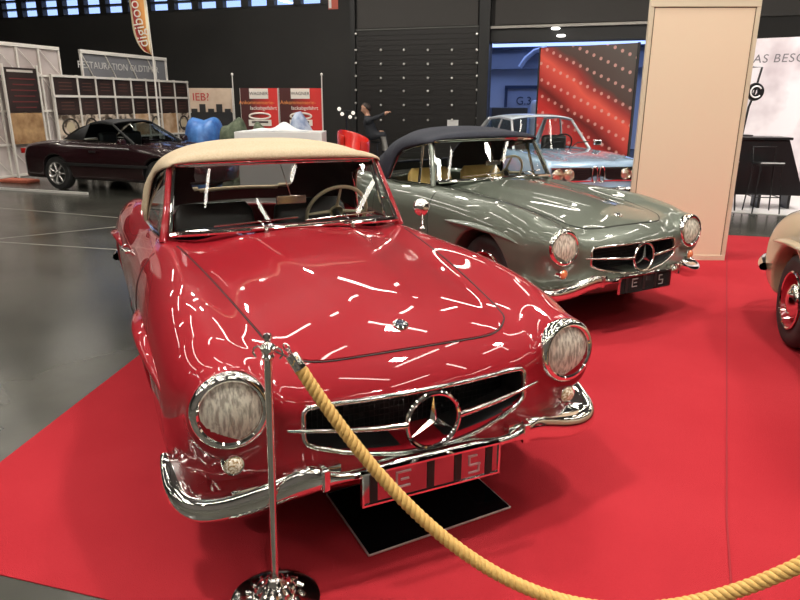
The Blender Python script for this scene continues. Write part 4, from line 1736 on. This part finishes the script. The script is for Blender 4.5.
zz = mth('ADD', sp.outputs['Z'], mth('MULTIPLY', nz.outputs['Fac'], .35))
cr = n.new('ShaderNodeValToRGB')
e = cr.color_ramp.elements
e[0].position, e[0].color = .0, (.62, .05, .045, 1)
e[1].position, e[1].color = 1., (.12, .10, .09, 1)
for p_, c_ in ((.30, (.72, .05, .04)), (.42, (.60, .035, .03)), (.50, (.16, .015, .012)), (.56, (.55, .05, .04)), (.66, (.85, .12, .08)), (.72, (.38, .04, .035)), (.78, (.10, .06, .05))):
    q = e.new(p_)
    q.color = (*c_, 1)
l.new(mth('DIVIDE', mth('ADD', mth('ADD', zz, mth('MULTIPLY', sp.outputs['X'], .22)), .28), 3.0), cr.inputs['Fac'])
fx_ = mth('SUBTRACT', mth('FRACT', mth('MULTIPLY', sp.outputs['X'], 6.2)), .5)
fz_ = mth('SUBTRACT', mth('FRACT', mth('MULTIPLY', sp.outputs['Z'], 3.6)), .5)
dd = mth('ADD', mth('MULTIPLY', fx_, fx_), mth('MULTIPLY', mth('MULTIPLY', fz_, fz_), 2.6))
dm = mth('LESS_THAN', dd, .035)
mx = n.new('ShaderNodeMix')
mx.data_type = 'RGBA'
l.new(mth('MULTIPLY', dm, .75), mx.inputs[0])
l.new(cr.outputs['Color'], mx.inputs[6])
mx.inputs[7].default_value = (.80, .42, .36, 1)
l.new(mx.outputs[2], b.inputs['Base Color'])
MB().box((0, 0, 1.35), (1.98, .05, 2.7)).build('print', DM, dw, smooth=0)
MB().box((-1.0, 0, 1.35), (.03, .07, 2.72)).box((1.0, 0, 1.35), (.03, .07, 2.72)).build('edge_strip', STEELD, dw, smooth=0)

# ------------------------------------------------------------------ white stand wall right
ww = empty('brand_wall', (8.0, 12.62, 0), atan2(-.43, .62), 'bright white stand wall with grey capital headline and a faint silver car print', 'wall panel')
WPR = noisy(mat('white_car_print', (.8, .76, .78), .5), 1.1, (.52, .44, .47), (.80, .74, .76), lo=.35, hi=.55)
MB().box((0, 0, 1.41), (4.6, .06, 2.82)).build('print', WPR, ww, smooth=0)
text('headline', 'DAS BESONDERE', .215, mat('headline_grey', (.16, .15, .16), .5), (-.80, -.034, 2.45), (pi / 2, 0, 0), ww, spacing=1.12, shear=.12)
sk = MB()
for k in range(5):
    sk.tube([(-.3 + k * .1, -.035, 1.72 - k * .09), (.3 + k * .1, -.035, 1.60 - k * .10), (1.0, -.035, 1.52 - k * .10)], [.006, .016, .006], 6, flat=.3)
sk.build('car_print_line', mat('silver_print', (.95, .95, .97), .4), ww)

# black bar counter with slanted end, stools and arm lamp
bc = empty('bar_counter', (5.72, 10.9, .012), radians(-8), 'black bar counter with slanted right end on the white floor', 'counter')
BLK = mat('black_laminate', (.012, .012, .013), .3)
MB().prism([(-.5, .22), (.72, .22), (.38, 1.08), (-.5, 1.08)], (0, .25, 0), (1, 0, 0), (0, 0, 1), (0, -1, 0), .5).build('body', BLK, bc, smooth=0, bevel=.01)
for x in (-.42, .1, .55):
    MB().box((x, 0, .11), (.04, .3, .22)).build('leg', BLK, bc, smooth=0)
MB().box((-.06, 0, 1.10), (.95, .56, .04)).build('countertop', BLK, bc, smooth=0, bevel=.006)


def stool(x, y, rz, label):
    r = empty('bar_stool', (x, y, .012), rz, label, 'stool', 'bar stools at the black counter')
    MB().box((0, 0, .74), (.36, .34, .035)).build('seat', BLK, r, bevel=.012, smooth=0)
    MB().tube([(-.17, -.165, .76), (.17, -.165, .76)], .010, 8).build('seat_edge', mat('seat_pale', (.6, .6, .6), .4), r)
    MB().tube([(-.16, .16, .75), (-.17, .19, .98), (.17, .19, .98), (.16, .16, .75)], .012, 8).build('back_rail', BLK, r)
    for sx, sy in ((-1, -1), (1, -1), (1, 1), (-1, 1)):
        MB().tube([(sx * .15, sy * .14, .73), (sx * .20, sy * .19, 0)], [.013, .011], 8).build('leg', BLK, r)
    MB().tube([(sx * .185, sy * .175, .25) for sx, sy in ((-1, -1), (1, -1), (1, 1), (-1, 1))], .008, 6, closed=True).build('foot_ring', BLK, r)
    return r


p = at(762, 205, 10)
stool(5.62, 10.32, radians(-6), 'black bar stool with pale front edge before the black counter')
stool(5.02, 10.55, radians(18), 'black bar stool half hidden by the beige partition edge')
al = empty('arm_lamp', (5.56, 11.0, 1.132), 0, 'black arm lamp with round ring head standing on the black counter', 'lamp')
MB().lathe([(0, 0), (.11, 0), (.11, .02), (.02, .03), (0, .03)], seg=24).build('base', BLK, al)
MB().tube([(-.06, 0, .02), (-.02, 0, .45), (.03, 0, .62), (.10, 0, 1.05), (-.12, 0, 1.06)], .018, 8).build('arm', BLK, al)
MB().lathe([(.05, -.03), (.13, -.03), (.14, 0), (.13, .03), (.05, .03), (.05, -.03)], (.03, -.03, .68), Matrix.Rotation(pi / 2, 3, 'X'), 24).build('ring_head', BLK, al)
MB().tube([(.03 + cos(t) * .085, -.065, .68 + sin(t) * .085) for t in np.linspace(.6, 5.6, 20)], .012, 8).build('lamp_ring', WHITEP, al)

# small wall sign and notice sheet, spotlights in the portal
d_ = hall(0, 1)
sg = MB().box((0, 0, 0), (.32, .02, .32))
o = tag(sg.build('safety_sign', mat('sign_red', (.6, .12, .08), .5), None, smooth=0), 'small red and white fire safety sign high on the dark back wall', 'sign')
o.location = hall(-8.90, VW - .015, 4.52)
o.rotation_euler = (0, 0, HA)
MB().box((-.10, -.013, 0), (.09, .006, .26)).build('sign_symbol', WHITEP, o, smooth=0)
o = tag(MB().box((0, 0, 0), (.34, .01, .30)).build('notice_sheet', WHITEP, None, smooth=0), 'white notice sheet fixed to the dark roller door', 'sheet')
o.location = hall(-5.05, VW - .085, 1.0)
o.rotation_euler = (0, 0, HA)
for (u_, z_, lb) in ((-2.19, 3.61, 'upper bright oval lamp under the hall door lintel'), (-2.03, 3.42, 'lower bright oval lamp under the hall door lintel')):
    r = empty('lintel_lamp', hall(u_, VW - .16, z_), HA, lb, 'lamp', 'lamps at the hall door lintel')
    MB().box((0, .08, .02), (.12, .10, .04)).build('bracket', STEELD, r, smooth=0)
    MB().lathe([(0, -.035), (.10, -.03), (.13, 0), (.10, .03), (0, .035)], (0, 0, 0), None, 20).build('lens', mat('lit_lamp', (1, 1, 1), .5, emit=(1, .98, .92), estr=3.), r)

# ------------------------------------------------------------------ background cars
def plain_car(root, P, paint, trim=BLACK, h_=.028):
    zc, zf, yf, wp = (Spl(P[k]) for k in ('zc', 'zf', 'yf', 'wp'))
    xr_, R_ = P['rear'], P['arch']

    def solid(x, y, z):
        y = np.abs(y)
        hood = zc(x) - P.get('crown', .05) * (y / .5) ** 2
        T = smax(hood, zf(x) - P.get('fk', 1.5) * (y - yf(x)) ** 2, .06)
        W = wp(x) - P.get('tum', .6) * np.clip(z - .6, 0, 1) ** 2 - .4 * np.clip(.45 - z, 0, 1) ** 2
        b = smax((z - T) * .97, y - W, P.get('k', .12))
        N = P['nose'] - P.get('bow', .18) * (y / .7) ** 2 - P.get('rake', .6) * np.clip(z - .5, 0, 1) ** 2 * 2 - .25 * np.clip(.4 - z, 0, 1)
        b = smax(b, x - N, P.get('kn', .12))
        b = smax(b, P['tail'] + P.get('bow', .18) * (y / .7) ** 2 + .3 * np.clip(z - .6, 0, 1) - x, .12)
        for xa in (0., xr_):
            b = smin(b, ell(x, y, z, (xa, P['fy'], .56), (.50, P['fr'], .22)), .09)
        b = smax(b, P['zb'] - z, .08)
        for xa in (0., xr_):
            b = smax(b, -smax(np.sqrt((x - xa) ** 2 + (z - .32) ** 2) - R_, .48 - y, .02), .02)
        return b

    def full(x, y, z):
        b = solid(x, y, z)
        c = smax(smax(np.abs(x - P['cab'][0]) - P['cab'][1], np.abs(y) - P['cab'][2], .05), .45 - z, .05)
        return smax(b, -c, .02)

    def cls(C, N):
        x, y, z = C[:, 0], np.abs(C[:, 1]), C[:, 2]
        k = np.zeros(len(C), int)
        for xa in (0., xr_):
            k[(np.sqrt((x - xa) ** 2 + (z - .32) ** 2) < R_ + .004) & (y < P['fy'] + P['fr'] - .03)] = 1
        k[(N[:, 2] < -.7) & (z < .34)] = 1
        k[(np.abs(x - P['cab'][0]) < P['cab'][1] - .01) & (y < P['cab'][2] - .01)] = 1
        return k
    me = implicit_mesh('body', full, (P['tail'] - .1, -1, .12), (P['nose'] + .08, 1, 1.1), h_, [paint, WELL], cls)
    link('body', me, root)
    return solid


def greenhouse(root, G, roof_m, glass_m, pil_m, fabric=False):
    xb, zb, xt, zt, xr, zr, xe, ze, wb_, wt_ = G

    def L(t, s):
        return Vector((xb + (xt - xb) * t - .10 * s * s, s * (wb_ + (wt_ - wb_) * t), zb + (zt - zb) * t - .02 * s * s))
    ss = np.linspace(-1, 1, 15)
    MB().grid(np.array([[L(t, s) for t in np.linspace(0, 1, 5)] for s in ss])).build('windscreen', glass_m, root)
    rp = []
    for i, x in enumerate(np.linspace(xt, xr, 12)):
        u = i / 11
        row = []
        for s in ss:
            row.append((x - .10 * s * s * (1 - u), s * wt_, zt + (zr - zt) * u + .035 * sin(pi * u) + .03 * (1 - s ** 4) - .02 * s * s * (1 - u)))
        rp.append(row)
    MB().grid(np.array(rp)).build('roof', roof_m, root, solid=.02)
    back = np.array([[(xr + (xe - xr) * t + .06 * (1 - s * s) * -t, s * (wt_ + (wb_ - wt_) * t), zr + (ze - zr) * t + .03 * (1 - s ** 4) * (1 - t) + (.05 * sin(pi * t))) for t in np.linspace(0, 1, 7)] for s in ss])
    MB().grid(back).build('rear_screen' if not fabric else 'top_back', glass_m if not fabric else roof_m, root)
    for s in (1, -1):
        A, D = L(0, s), L(1, s)
        C_, B_ = Vector((xr, s * wt_, zr)), Vector((xe, s * wb_, ze))
        E_ = Vector((xr - .08, s * wb_, ze))
        if not fabric:
            E_ = B_
        MB().grid(np.array([[A.lerp(D, t).lerp(E_.lerp(C_, t), u) for t in np.linspace(0, 1, 4)] for u in np.linspace(0, 1, 5)])).build('side_window', glass_m, root)
        MB().tube([A, D, ], [.026, .02], 8).build('pillar', pil_m, root)
        MB().tube([D, D.lerp(C_, .5) + Vector((0, 0, .03)), C_], .018, 8).build('roof_rail', pil_m, root)
        MB().tube([A, E_], .010, 6).build('belt_trim', CHROME_R, root)
        if fabric:
            MB().add([C_, E_, B_], [(0, 1, 2)]).build('top_quarter', roof_m, root, solid=.02)
        else:
            MB().tube([C_, B_], [.035, .06], 8).build('pillar', pil_m, root)
            m1, m2 = A.lerp(E_, .48), D.lerp(C_, .42)
            MB().tube([m1, m2], .018, 8).build('pillar', pil_m, root)


def plain_wheels(root, xr_, tr, R, style_m, spokes=7, w=.19):
    for xa in (0., xr_):
        for sd in (1, -1):
            mloc = Matrix.Rotation(pi / 2, 3, 'X')
            t = MB().lathe([(R * .66, -w / 2), (R - .03, -w / 2), (R, -w / 2 + .03), (R, w / 2 - .03), (R - .02, w / 2 - .004), (R * .70, w / 2), (R * .66, w / 2 - .01)], m=mloc, seg=36).build('wheel', TYRE, root)
            t.location = (xa, sd * tr, R)
            if sd == 1:
                t.rotation_euler = (0, 0, pi)
            MB().lathe([(R * .60, 0), (R * .66, w / 2 - .01), (R * .69, w / 2 + .004), (R * .64, w / 2 + .002), (R * .58, w / 2 - .03), (R * .57, .0)], m=mloc, seg=36).build('rim', style_m, t)
            MB().lathe([(0, .0), (R * .6, .0)], m=mloc, seg=24).build('brake_disc', STEELD, t)
            sp_ = MB()
            for k in range(spokes):
                a = 2 * pi * k / spokes
                sp_.tube([(cos(a) * .03, -w / 2 + .03, sin(a) * .03), (cos(a) * R * .62, -w / 2 + .025, sin(a) * R * .62)], [.03, .038], 8, flat=.5)
            sp_.lathe([(0, w / 2 - .005), (.04, w / 2 - .01), (.055, w / 2 - .03), (.05, w / 2 - .05)], m=mloc, seg=20)
            sp_.build('spoke_wheel', style_m, t)


# dark maroon convertible parked across at the left
mc = empty('convertible', (-4.02, 12.72, .001), radians(68.9) - pi / 2, 'dark maroon convertible with black soft top parked on the grey floor', 'car')
PMC = dict(zc=[(-3.6, .77), (-3.1, .86), (-2.6, .90), (-1.9, .91), (-.6, .905), (-.2, .865), (.3, .77), (.7, .65), (1.0, .50)],
           zf=[(-3.4, .80), (-2.8, .90), (-2.3, .92), (-1.6, .90), (-.8, .89), (-.3, .86), (.2, .80), (.6, .70), (1.0, .55)],
           yf=[(-3.4, .62), (-2.3, .68), (-1.2, .66), (0, .68), (1., .60)], wp=[(-3.4, .76), (-2.6, .82), (-1.4, .79), (-.6, .80), (0, .83), (.6, .78), (1., .68)],
           rear=-2.40, arch=.345, nose=.92, tail=-3.56, fy=.72, fr=.135, zb=.20, cab=(-1.30, .62, .60), bow=.22, rake=.7, kn=.2)
plain_car(mc, PMC, MAROON)
greenhouse(mc, (-.52, .90, -1.08, 1.235, -1.72, 1.22, -2.30, .93, .66, .54), CANK, SGLASS, BLACK, True)
plain_wheels(mc, -2.40, .735, .312, ALLOY, 7)
for sd in (1, -1):
    MB().box((-.72, sd * .86, .93), (.10, .16, .10), taper=.8).build('wing_mirror', MAROON, mc, bevel=.02)
    MB().box((-1.45, sd * .845, .74), (.15, .02, .03)).build('door_handle', BLACK, mc, bevel=.005)
    MB().box((-1.2, sd * .852, .50), (2.0, .02, .05)).build('side_trim', BLACK, mc, bevel=.005)
    MB().box((-3.40, sd * .52, .70), (.06, .34, .10)).build('tail_lamp', REDL, mc, bevel=.01)
    MB().box((.72, sd * .52, .60), (.14, .26, .02)).build('headlamp_lid', MAROON, mc, bevel=.01)
for x, z in ((-1.12, .90),):
    for sd in (1, -1):
        MB().box((-1.55, sd * .33, .82), (.12, .42, .50)).build('seat', DASHM, mc, bevel=.05)
rk = MB().box((0, 0, .035), (.75, .34, .07))
o = tag(rk.build('red_ramp', mat('ramp_orange', (.55, .14, .08), .6), None, bevel=.02, smooth=0), 'low flat orange red pad on the floor behind the maroon convertible tail', 'pad')
o.location = (-7.97, 14.0, 0)
o.rotation_euler = (0, 0, HA)

# pale blue saloon behind the green roadster
bs = empty('saloon', (2.56, 10.12, .001), radians(14) - pi / 2, 'pale metallic blue two-door classic saloon behind the green roadster', 'car')
PBS = dict(zc=[(-3.5, .86), (-3.0, .90), (-2.6, .92), (-.6, .945), (0, .93), (.5, .885), (.72, .85), (.9, .80)],
           zf=[(-3.5, .84), (-2.6, .90), (-.6, .925), (0, .91), (.5, .875), (.72, .845), (.9, .80)],
           yf=[(-3.5, .62), (.9, .64)], wp=[(-3.5, .74), (-2.5, .79), (-1.2, .795), (0, .795), (.6, .77), (.9, .74)],
           rear=-2.50, arch=.335, nose=.78, tail=-3.42, fy=.66, fr=.135, zb=.22, cab=(-1.55, .85, .62), bow=.05, rake=.10, kn=.06, k=.09, crown=.03, fk=.6, tum=.35)
bsol = plain_car(bs, PBS, BLUEP)
greenhouse(bs, (-.55, .945, -.98, 1.385, -2.05, 1.37, -2.62, .93, .655, .53), mat('pale_roof_paint', (.60, .68, .74), .3, coat=1), GLASS, mat('chrome_pillar', (.78, .80, .82), .2, .6), False)
plain_wheels(bs, -2.50, .70, .30, ALLOY, 8, .165)
xn = .735
MB().box((xn + .015, 0, .675), (.05, 1.36, .17)).build('grille', GRILL, bs, bevel=.01)
MB().box((xn + .03, 0, .765), (.03, 1.42, .018)).build('grille_trim', CHROME, bs)
MB().box((xn + .03, 0, .585), (.03, 1.42, .018)).build('grille_trim', CHROME, bs)
for k in range(5):
    MB().box((xn + .042, 0, .615 + .03 * k), (.004, 1.30, .006)).build('grille_bar', BLACK, bs)
for s in (1, -1):
    kd = [(xn + .065, s * .055 + .040 * np.sign(cos(t)) * abs(cos(t)) ** .6, .675 + .105 * np.sign(sin(t)) * abs(sin(t)) ** .7) for t in np.linspace(0, 2 * pi, 28, endpoint=False)]
    MB().tube(kd, .011, 6, closed=True).build('kidney_surround', CHROME, bs)
    for yy in (.44, .60):
        MB().lathe([(.083, -.02), (.084, .02), (.076, .03), (.070, .02), (.05, .03), (0, .038)], (xn + .03, s * yy, .675), Matrix(((0, 0, 1), (1, 0, 0), (0, 1, 0))), 24).build('headlamp', REFL, bs)
    MB().box((xn + .09, s * .32, .44), (.04, .05, .14)).build('bumper_guard', CHROME, bs, bevel=.01)
    MB().box((-.78, s * .86, 1.02), (.05, .14, .09)).build('wing_mirror', CHROME, bs, bevel=.02)
    MB().box((-1.28, s * .33, .84), (.12, .44, .56)).build('seat', DASHM, bs, bevel=.05)
MB().tube([(.35, -.84, .46), (.66, -.82, .46), (.82, -.70, .46), (.86, -.3, .46), (.87, 0, .46), (.86, .3, .46), (.82, .70, .46), (.66, .82, .46), (.35, .84, .46)], .045, 10, flat=1.0).build('bumper', CHROME, bs)
MB().box((.905, 0, .42), (.02, .46, .11)).build('number_plate', WHITEP, bs)
for y0 in (-.25, .25):
    MB().tube([(-.50, y0, .962), (-.60, y0 + .15, 1.03), (-.63, y0 + .38, 1.045)], .008, 6).build('wiper', BLACK, bs)
c = Vector((-1.02, .33, .98))
mw = Matrix.Rotation(radians(-62), 3, 'Y')
MB().tube([c + mw @ Vector((cos(a) * .19, sin(a) * .19, 0)) for a in np.linspace(0, 2 * pi, 28, endpoint=False)], .012, 8, closed=True).build('steering_wheel', BLACK, bs)

# ------------------------------------------------------------------ person seated by the red tub chair
def px14(px, py, dy=0.):
    p = at(px, py, 14.)
    return np.array([p.x, 14. + dy, p.z])


def capsules(L, k=.035):
    def f(x, y, z):
        b = None
        for a, c_, r0, r1 in L:
            a, c_ = np.array(a, float), np.array(c_, float)
            d = c_ - a
            t = np.clip(((x - a[0]) * d[0] + (y - a[1]) * d[1] + (z - a[2]) * d[2]) / (d @ d), 0, 1)
            q = np.sqrt((x - a[0] - d[0] * t) ** 2 + (y - a[1] - d[1] * t) ** 2 + (z - a[2] - d[2] * t) ** 2) - (r0 + (r1 - r0) * t)
            b = q if b is None else smin(b, q, min(k, 1.2 * (r0 + r1) / 2 + .004))
        return b
    return f


hd, nk = (-.05, 0, .62), (-.015, .01, .46)
SH1, SH2 = (.02, -.17, .36), (.02, .17, .36)
caps = [((-.055, 0, .655), (-.065, 0, .60), .092, .078), ((-.135, 0, .60), (-.15, 0, .582), .016, .014), ((-.03, 0, .57), (.0, 0, .43), .055, .058),
        ((.0, -.02, .40), (.0, .02, .40), .09, .09), (SH1, SH2, .075, .075), ((.02, -.07, .30), (.10, -.06, .05), .125, .135), ((.02, .07, .30), (.10, .06, .05), .125, .135),
        ((.10, -.09, .02), (.36, -.11, .04), .095, .068), ((.10, .09, .02), (.34, .12, .03), .095, .068),
        ((.36, -.11, .04), (.44, -.11, -.33), .062, .042), ((.34, .12, .03), (.38, .12, -.35), .062, .042),
        ((.44, -.11, -.35), (.58, -.12, -.385), .045, .034), ((.38, .12, -.37), (.52, .13, -.395), .045, .034),
        (SH1, (.20, -.24, .43), .058, .046), ((.20, -.24, .43), (.40, -.22, .52), .044, .032),
        (SH2, (.08, .26, .12), .058, .046), ((.08, .26, .12), (.27, .17, .09), .044, .032),
        ((.41, -.22, .53), (.47, -.215, .55), .034, .030), ((.28, .165, .09), (.34, .15, .088), .034, .03)]
for (o_, dr, up_) in (((.485, -.215, .555), (1, .0, .25), (0, 1, 0)), ((.345, .148, .088), (1, -.15, -.25), (0, 1, 0))):
    o_, dr, up_ = Vector(o_), Vector(dr).normalized(), Vector(up_)
    for k, ln in enumerate((.062, .072, .068, .052)):
        b_ = o_ + up_ * (.021 * (k - 1.5))
        m_ = b_ + dr * ln * .55
        caps.append((tuple(b_), tuple(m_), .0095, .009))
        caps.append((tuple(m_), tuple(m_ + (dr + Vector((0, 0, -.7))).normalized() * ln * .5), .009, .0075))
    caps.append((tuple(o_ - dr * .05 + up_ * -.03), tuple(o_ + up_ * -.055 + dr * -.005), .012, .009))
_p = at(368, 138, 16.2)
pb = np.array([_p.x, 16.2, _p.z])
fper = capsules(caps, .05)
SKIN = mat('skin', (.55, .30, .20), .5)
JAK = mat('dark_jacket', (.02, .022, .028), .8)
JEAN = mat('pale_grey_trousers', (.30, .29, .27), .8)


def pcls(C, N):
    x, y, z = C.T
    k = np.ones(len(C), int)
    k[(z > .475) & (x < .15)] = 0
    k[(x > .405) & (z > .45)] = 0
    k[(x > .275) & (np.abs(z - .09) < .06) & (y > .09) & (y < .23) & (z > .075)] = 0
    k[(z < .0) & (x > .30)] = 2
    k[(z < -.33)] = 1
    return k


prs = empty('person', (pb[0], pb[1], 0), 0, 'person in dark jacket sitting with one arm stretched forward near the roller door', 'person')
me = implicit_mesh('body', fper, (-.3, -.4, -.48), (.68, .4, .82), .0125, [SKIN, JAK, JEAN], pcls)
o = link('body', me, prs)
o.location = (0, 0, pb[2] + .04)
hr = MB()
for i in range(9):
    a0 = i / 8
hair = capsules([((-.045, 0, .675), (-.03, 0, .66), .095, .10), ((-.0, 0, .63), (.01, 0, .60), .085, .07)], .03)
me = implicit_mesh('hair', lambda x, y, z: smax(hair(x, y, z), smax(.66 - z - .9 * (x + .06), -.5 - z, .01), .02), (-.2, -.2, .45), (.2, .2, .85), .0125, [mat('dark_hair', (.03, .02, .015), .6)], lambda C, N: np.zeros(len(C), int))
o = link('hair', me, prs)
o.location = (0, 0, pb[2] + .04)
for s_ in (1, -1):
    o = MB().lathe([(0, -.011), (.008, -.008), (.011, 0), (.008, .008), (0, .011)], (-.135, s_ * .030, .632), None, 10).build('eye', WHITEP, prs)
    o.location = (0, 0, pb[2] + .04)
hz = pb[2] + .04 - .115
bx_ = empty('tall_stool', (pb[0] + .10, pb[1], 0), 0, 'tall black stool under the seated person in the dark jacket', 'stool')
MB().lathe([(0, hz - .05), (.19, hz - .045), (.20, hz - .02), (.18, hz - .004), (0, hz)], seg=24).build('seat', BLK, bx_)
for k in range(4):
    a = pi / 4 + k * pi / 2
    MB().tube([(cos(a) * .14, sin(a) * .14, hz - .04), (cos(a) * .24, sin(a) * .24, 0)], .016, 8).build('leg', BLK, bx_)
MB().tube([(cos(a) * .205, sin(a) * .205, .34) for a in np.linspace(0, 2 * pi, 20, endpoint=False)], .011, 6, closed=True).build('foot_ring', BLK, bx_)
# red tub chair
a, b_ = at(338, 130, 13.6), at(371, 130, 13.6)
rcx, rw = (a.x + b_.x) / 2 - .02, (b_.x - a.x) / 2
tc_ = empty('tub_chair', (rcx, 13.6, 0), 0, 'bright red rounded tub chair left of the seated person', 'chair')
rows = []
for i in range(33):
    t = -radians(150) + i * radians(300) / 32 + pi / 2
    row = []
    hh = .55 + (a.z - .55) * (.52 + .48 * (.5 + .5 * cos((t - pi * .85)))) ** .8
    for (q, dr) in ((.48, .82), (.60, .95), (.8, 1.0), (.96, 1.0), (1.0, .96), (1., .90), (.94, .86), (.7, .84), (.56, .72)):
        z = .50 + (hh - .50) * (q - .48) / .52
        row.append((cos(t) * rw * dr, sin(t) * .40 * dr, z))
    rows.append(row)
MB().grid(np.array(rows)).build('shell', mat('red_shell', (.75, .03, .02), .25, coat=1), tc_, smooth=60)
MB().lathe([(0, .50), (rw * .86, .50), (rw * .90, .56), (rw * .80, .62), (0, .63)], seg=28).build('seat', mat('red_shell_seat', (.6, .03, .02), .4), tc_)
MB().lathe([(0, 0), (.26, 0), (.26, .02), (.05, .05), (.035, .1), (.035, .50), (0, .50)], seg=24).build('pedestal', STEELD, tc_)
# lamps cluster on a dark stand
ls_ = at(346, 116, 14.6)
lst = empty('spotlight_stand', (ls_.x, 14.6, 0), 0, 'dark stand carrying small white spot lamps left of the seated person', 'lamp stand')
MB().tube([(0, 0, .03), (0, 0, ls_.z + .1)], .02, 8).lathe([(0, 0), (.22, 0), (.22, .03), (0, .05)], seg=20).build('pole', BLK, lst)
MB().tube([(-.2, 0, ls_.z + .1), (.2, 0, ls_.z + .1)], .015, 8).build('crossbar', BLK, lst)
for px, py in ((339, 109), (353, 113), (350, 117), (342, 114)):
    p = at(px, py, 14.5)
    MB().lathe([(0, -.01), (.04, 0), (.038, .02), (.03, .06), (0, .07)], (p.x - ls_.x, -.06, p.z), Matrix.Rotation(-pi / 2, 3, 'X'), 16).build('lamp_head', mat('lamp_white', (1, .97, .9), .4, emit=(1, .95, .85), estr=.45), lst)

# ------------------------------------------------------------------ lamps of the hall
TUBE = mat('lit_tube', (1, 1, 1), .5, emit=(1., .93, .82), estr=26)
lamp0 = None
LB = mat('lamp_body', (.5, .5, .5), .5)
ri = 0
for v in (-5.5, -2.5, .5, 3.2, 6.0, 9.0, 12.0, 15.5):
    for u in (-16, -11.5, -7.5, -4, -1.2, 1.6, 4.6, 8.5):
        ju, jv = random.uniform(-.4, .4), random.uniform(-.3, .3)
        if lamp0 is None:
            lamp0 = empty('hall_lamp', (0, 0, 0), HA, 'long white tube lamp hung under the dark hall roof', 'lamp', 'tube lamps under the hall roof')
            MB().box((0, 0, .07), (.16, 2.3, .06)).build('housing', LB, lamp0, smooth=0)
            MB().tube([(0, -1.1, 0), (0, 1.1, 0)], .055, 10).build('tube', TUBE, lamp0)
            MB().tube([(0, 0, .1), (0, 0, .9)], .008, 6).build('hanger', STEELD, lamp0)
            o = lamp0
        else:
            o = copy_tree(lamp0)
        o.location = hall(u + ju, v + jv, 6.3)
        o.rotation_euler = (0, 0, HA + (0 if (ri % 3) else pi / 2))
        ri += 1
# added area lights that fill the hall from above, no lamp bodies
def area(name, loc, size, power, col=(1, .95, .87), rot=(0, 0, 0), sy=None):
    ld = bpy.data.lights.new(name, 'AREA')
    ld.energy = power
    ld.color = col
    ld.size = size
    if sy:
        ld.shape = 'RECTANGLE'
        ld.size_y = sy
    o = bpy.data.objects.new(name, ld)
    COL.objects.link(o)
    o.location = loc
    o.rotation_euler = rot
    return o


for i, (u, v, p) in enumerate(((-2.5, 1.0, 260), (1.5, 3.0, 260), (-1.0, 6.5, 240), (4.5, 7, 220), (-7, 12, 160), (5, -2, 200), (-5, -3, 200), (-9.5, 14, 240))):
    area('hall_fill_light', hall(u, v, 7.0), .5, p)
# added area light that brightens the stand on the right, no fixture
area('stand_fill_light', (6.6, 10.2, 3.6), .8, 110, (1, .94, .92), (radians(25), 0, radians(-35)))

# world: dusk sky
w = bpy.data.worlds.new('dusk')
SC.world = w
w.use_nodes = True
bg = w.node_tree.nodes['Background']
bg.inputs['Color'].default_value = (.27, .37, .72, 1)
bg.inputs['Strength'].default_value = 3.0
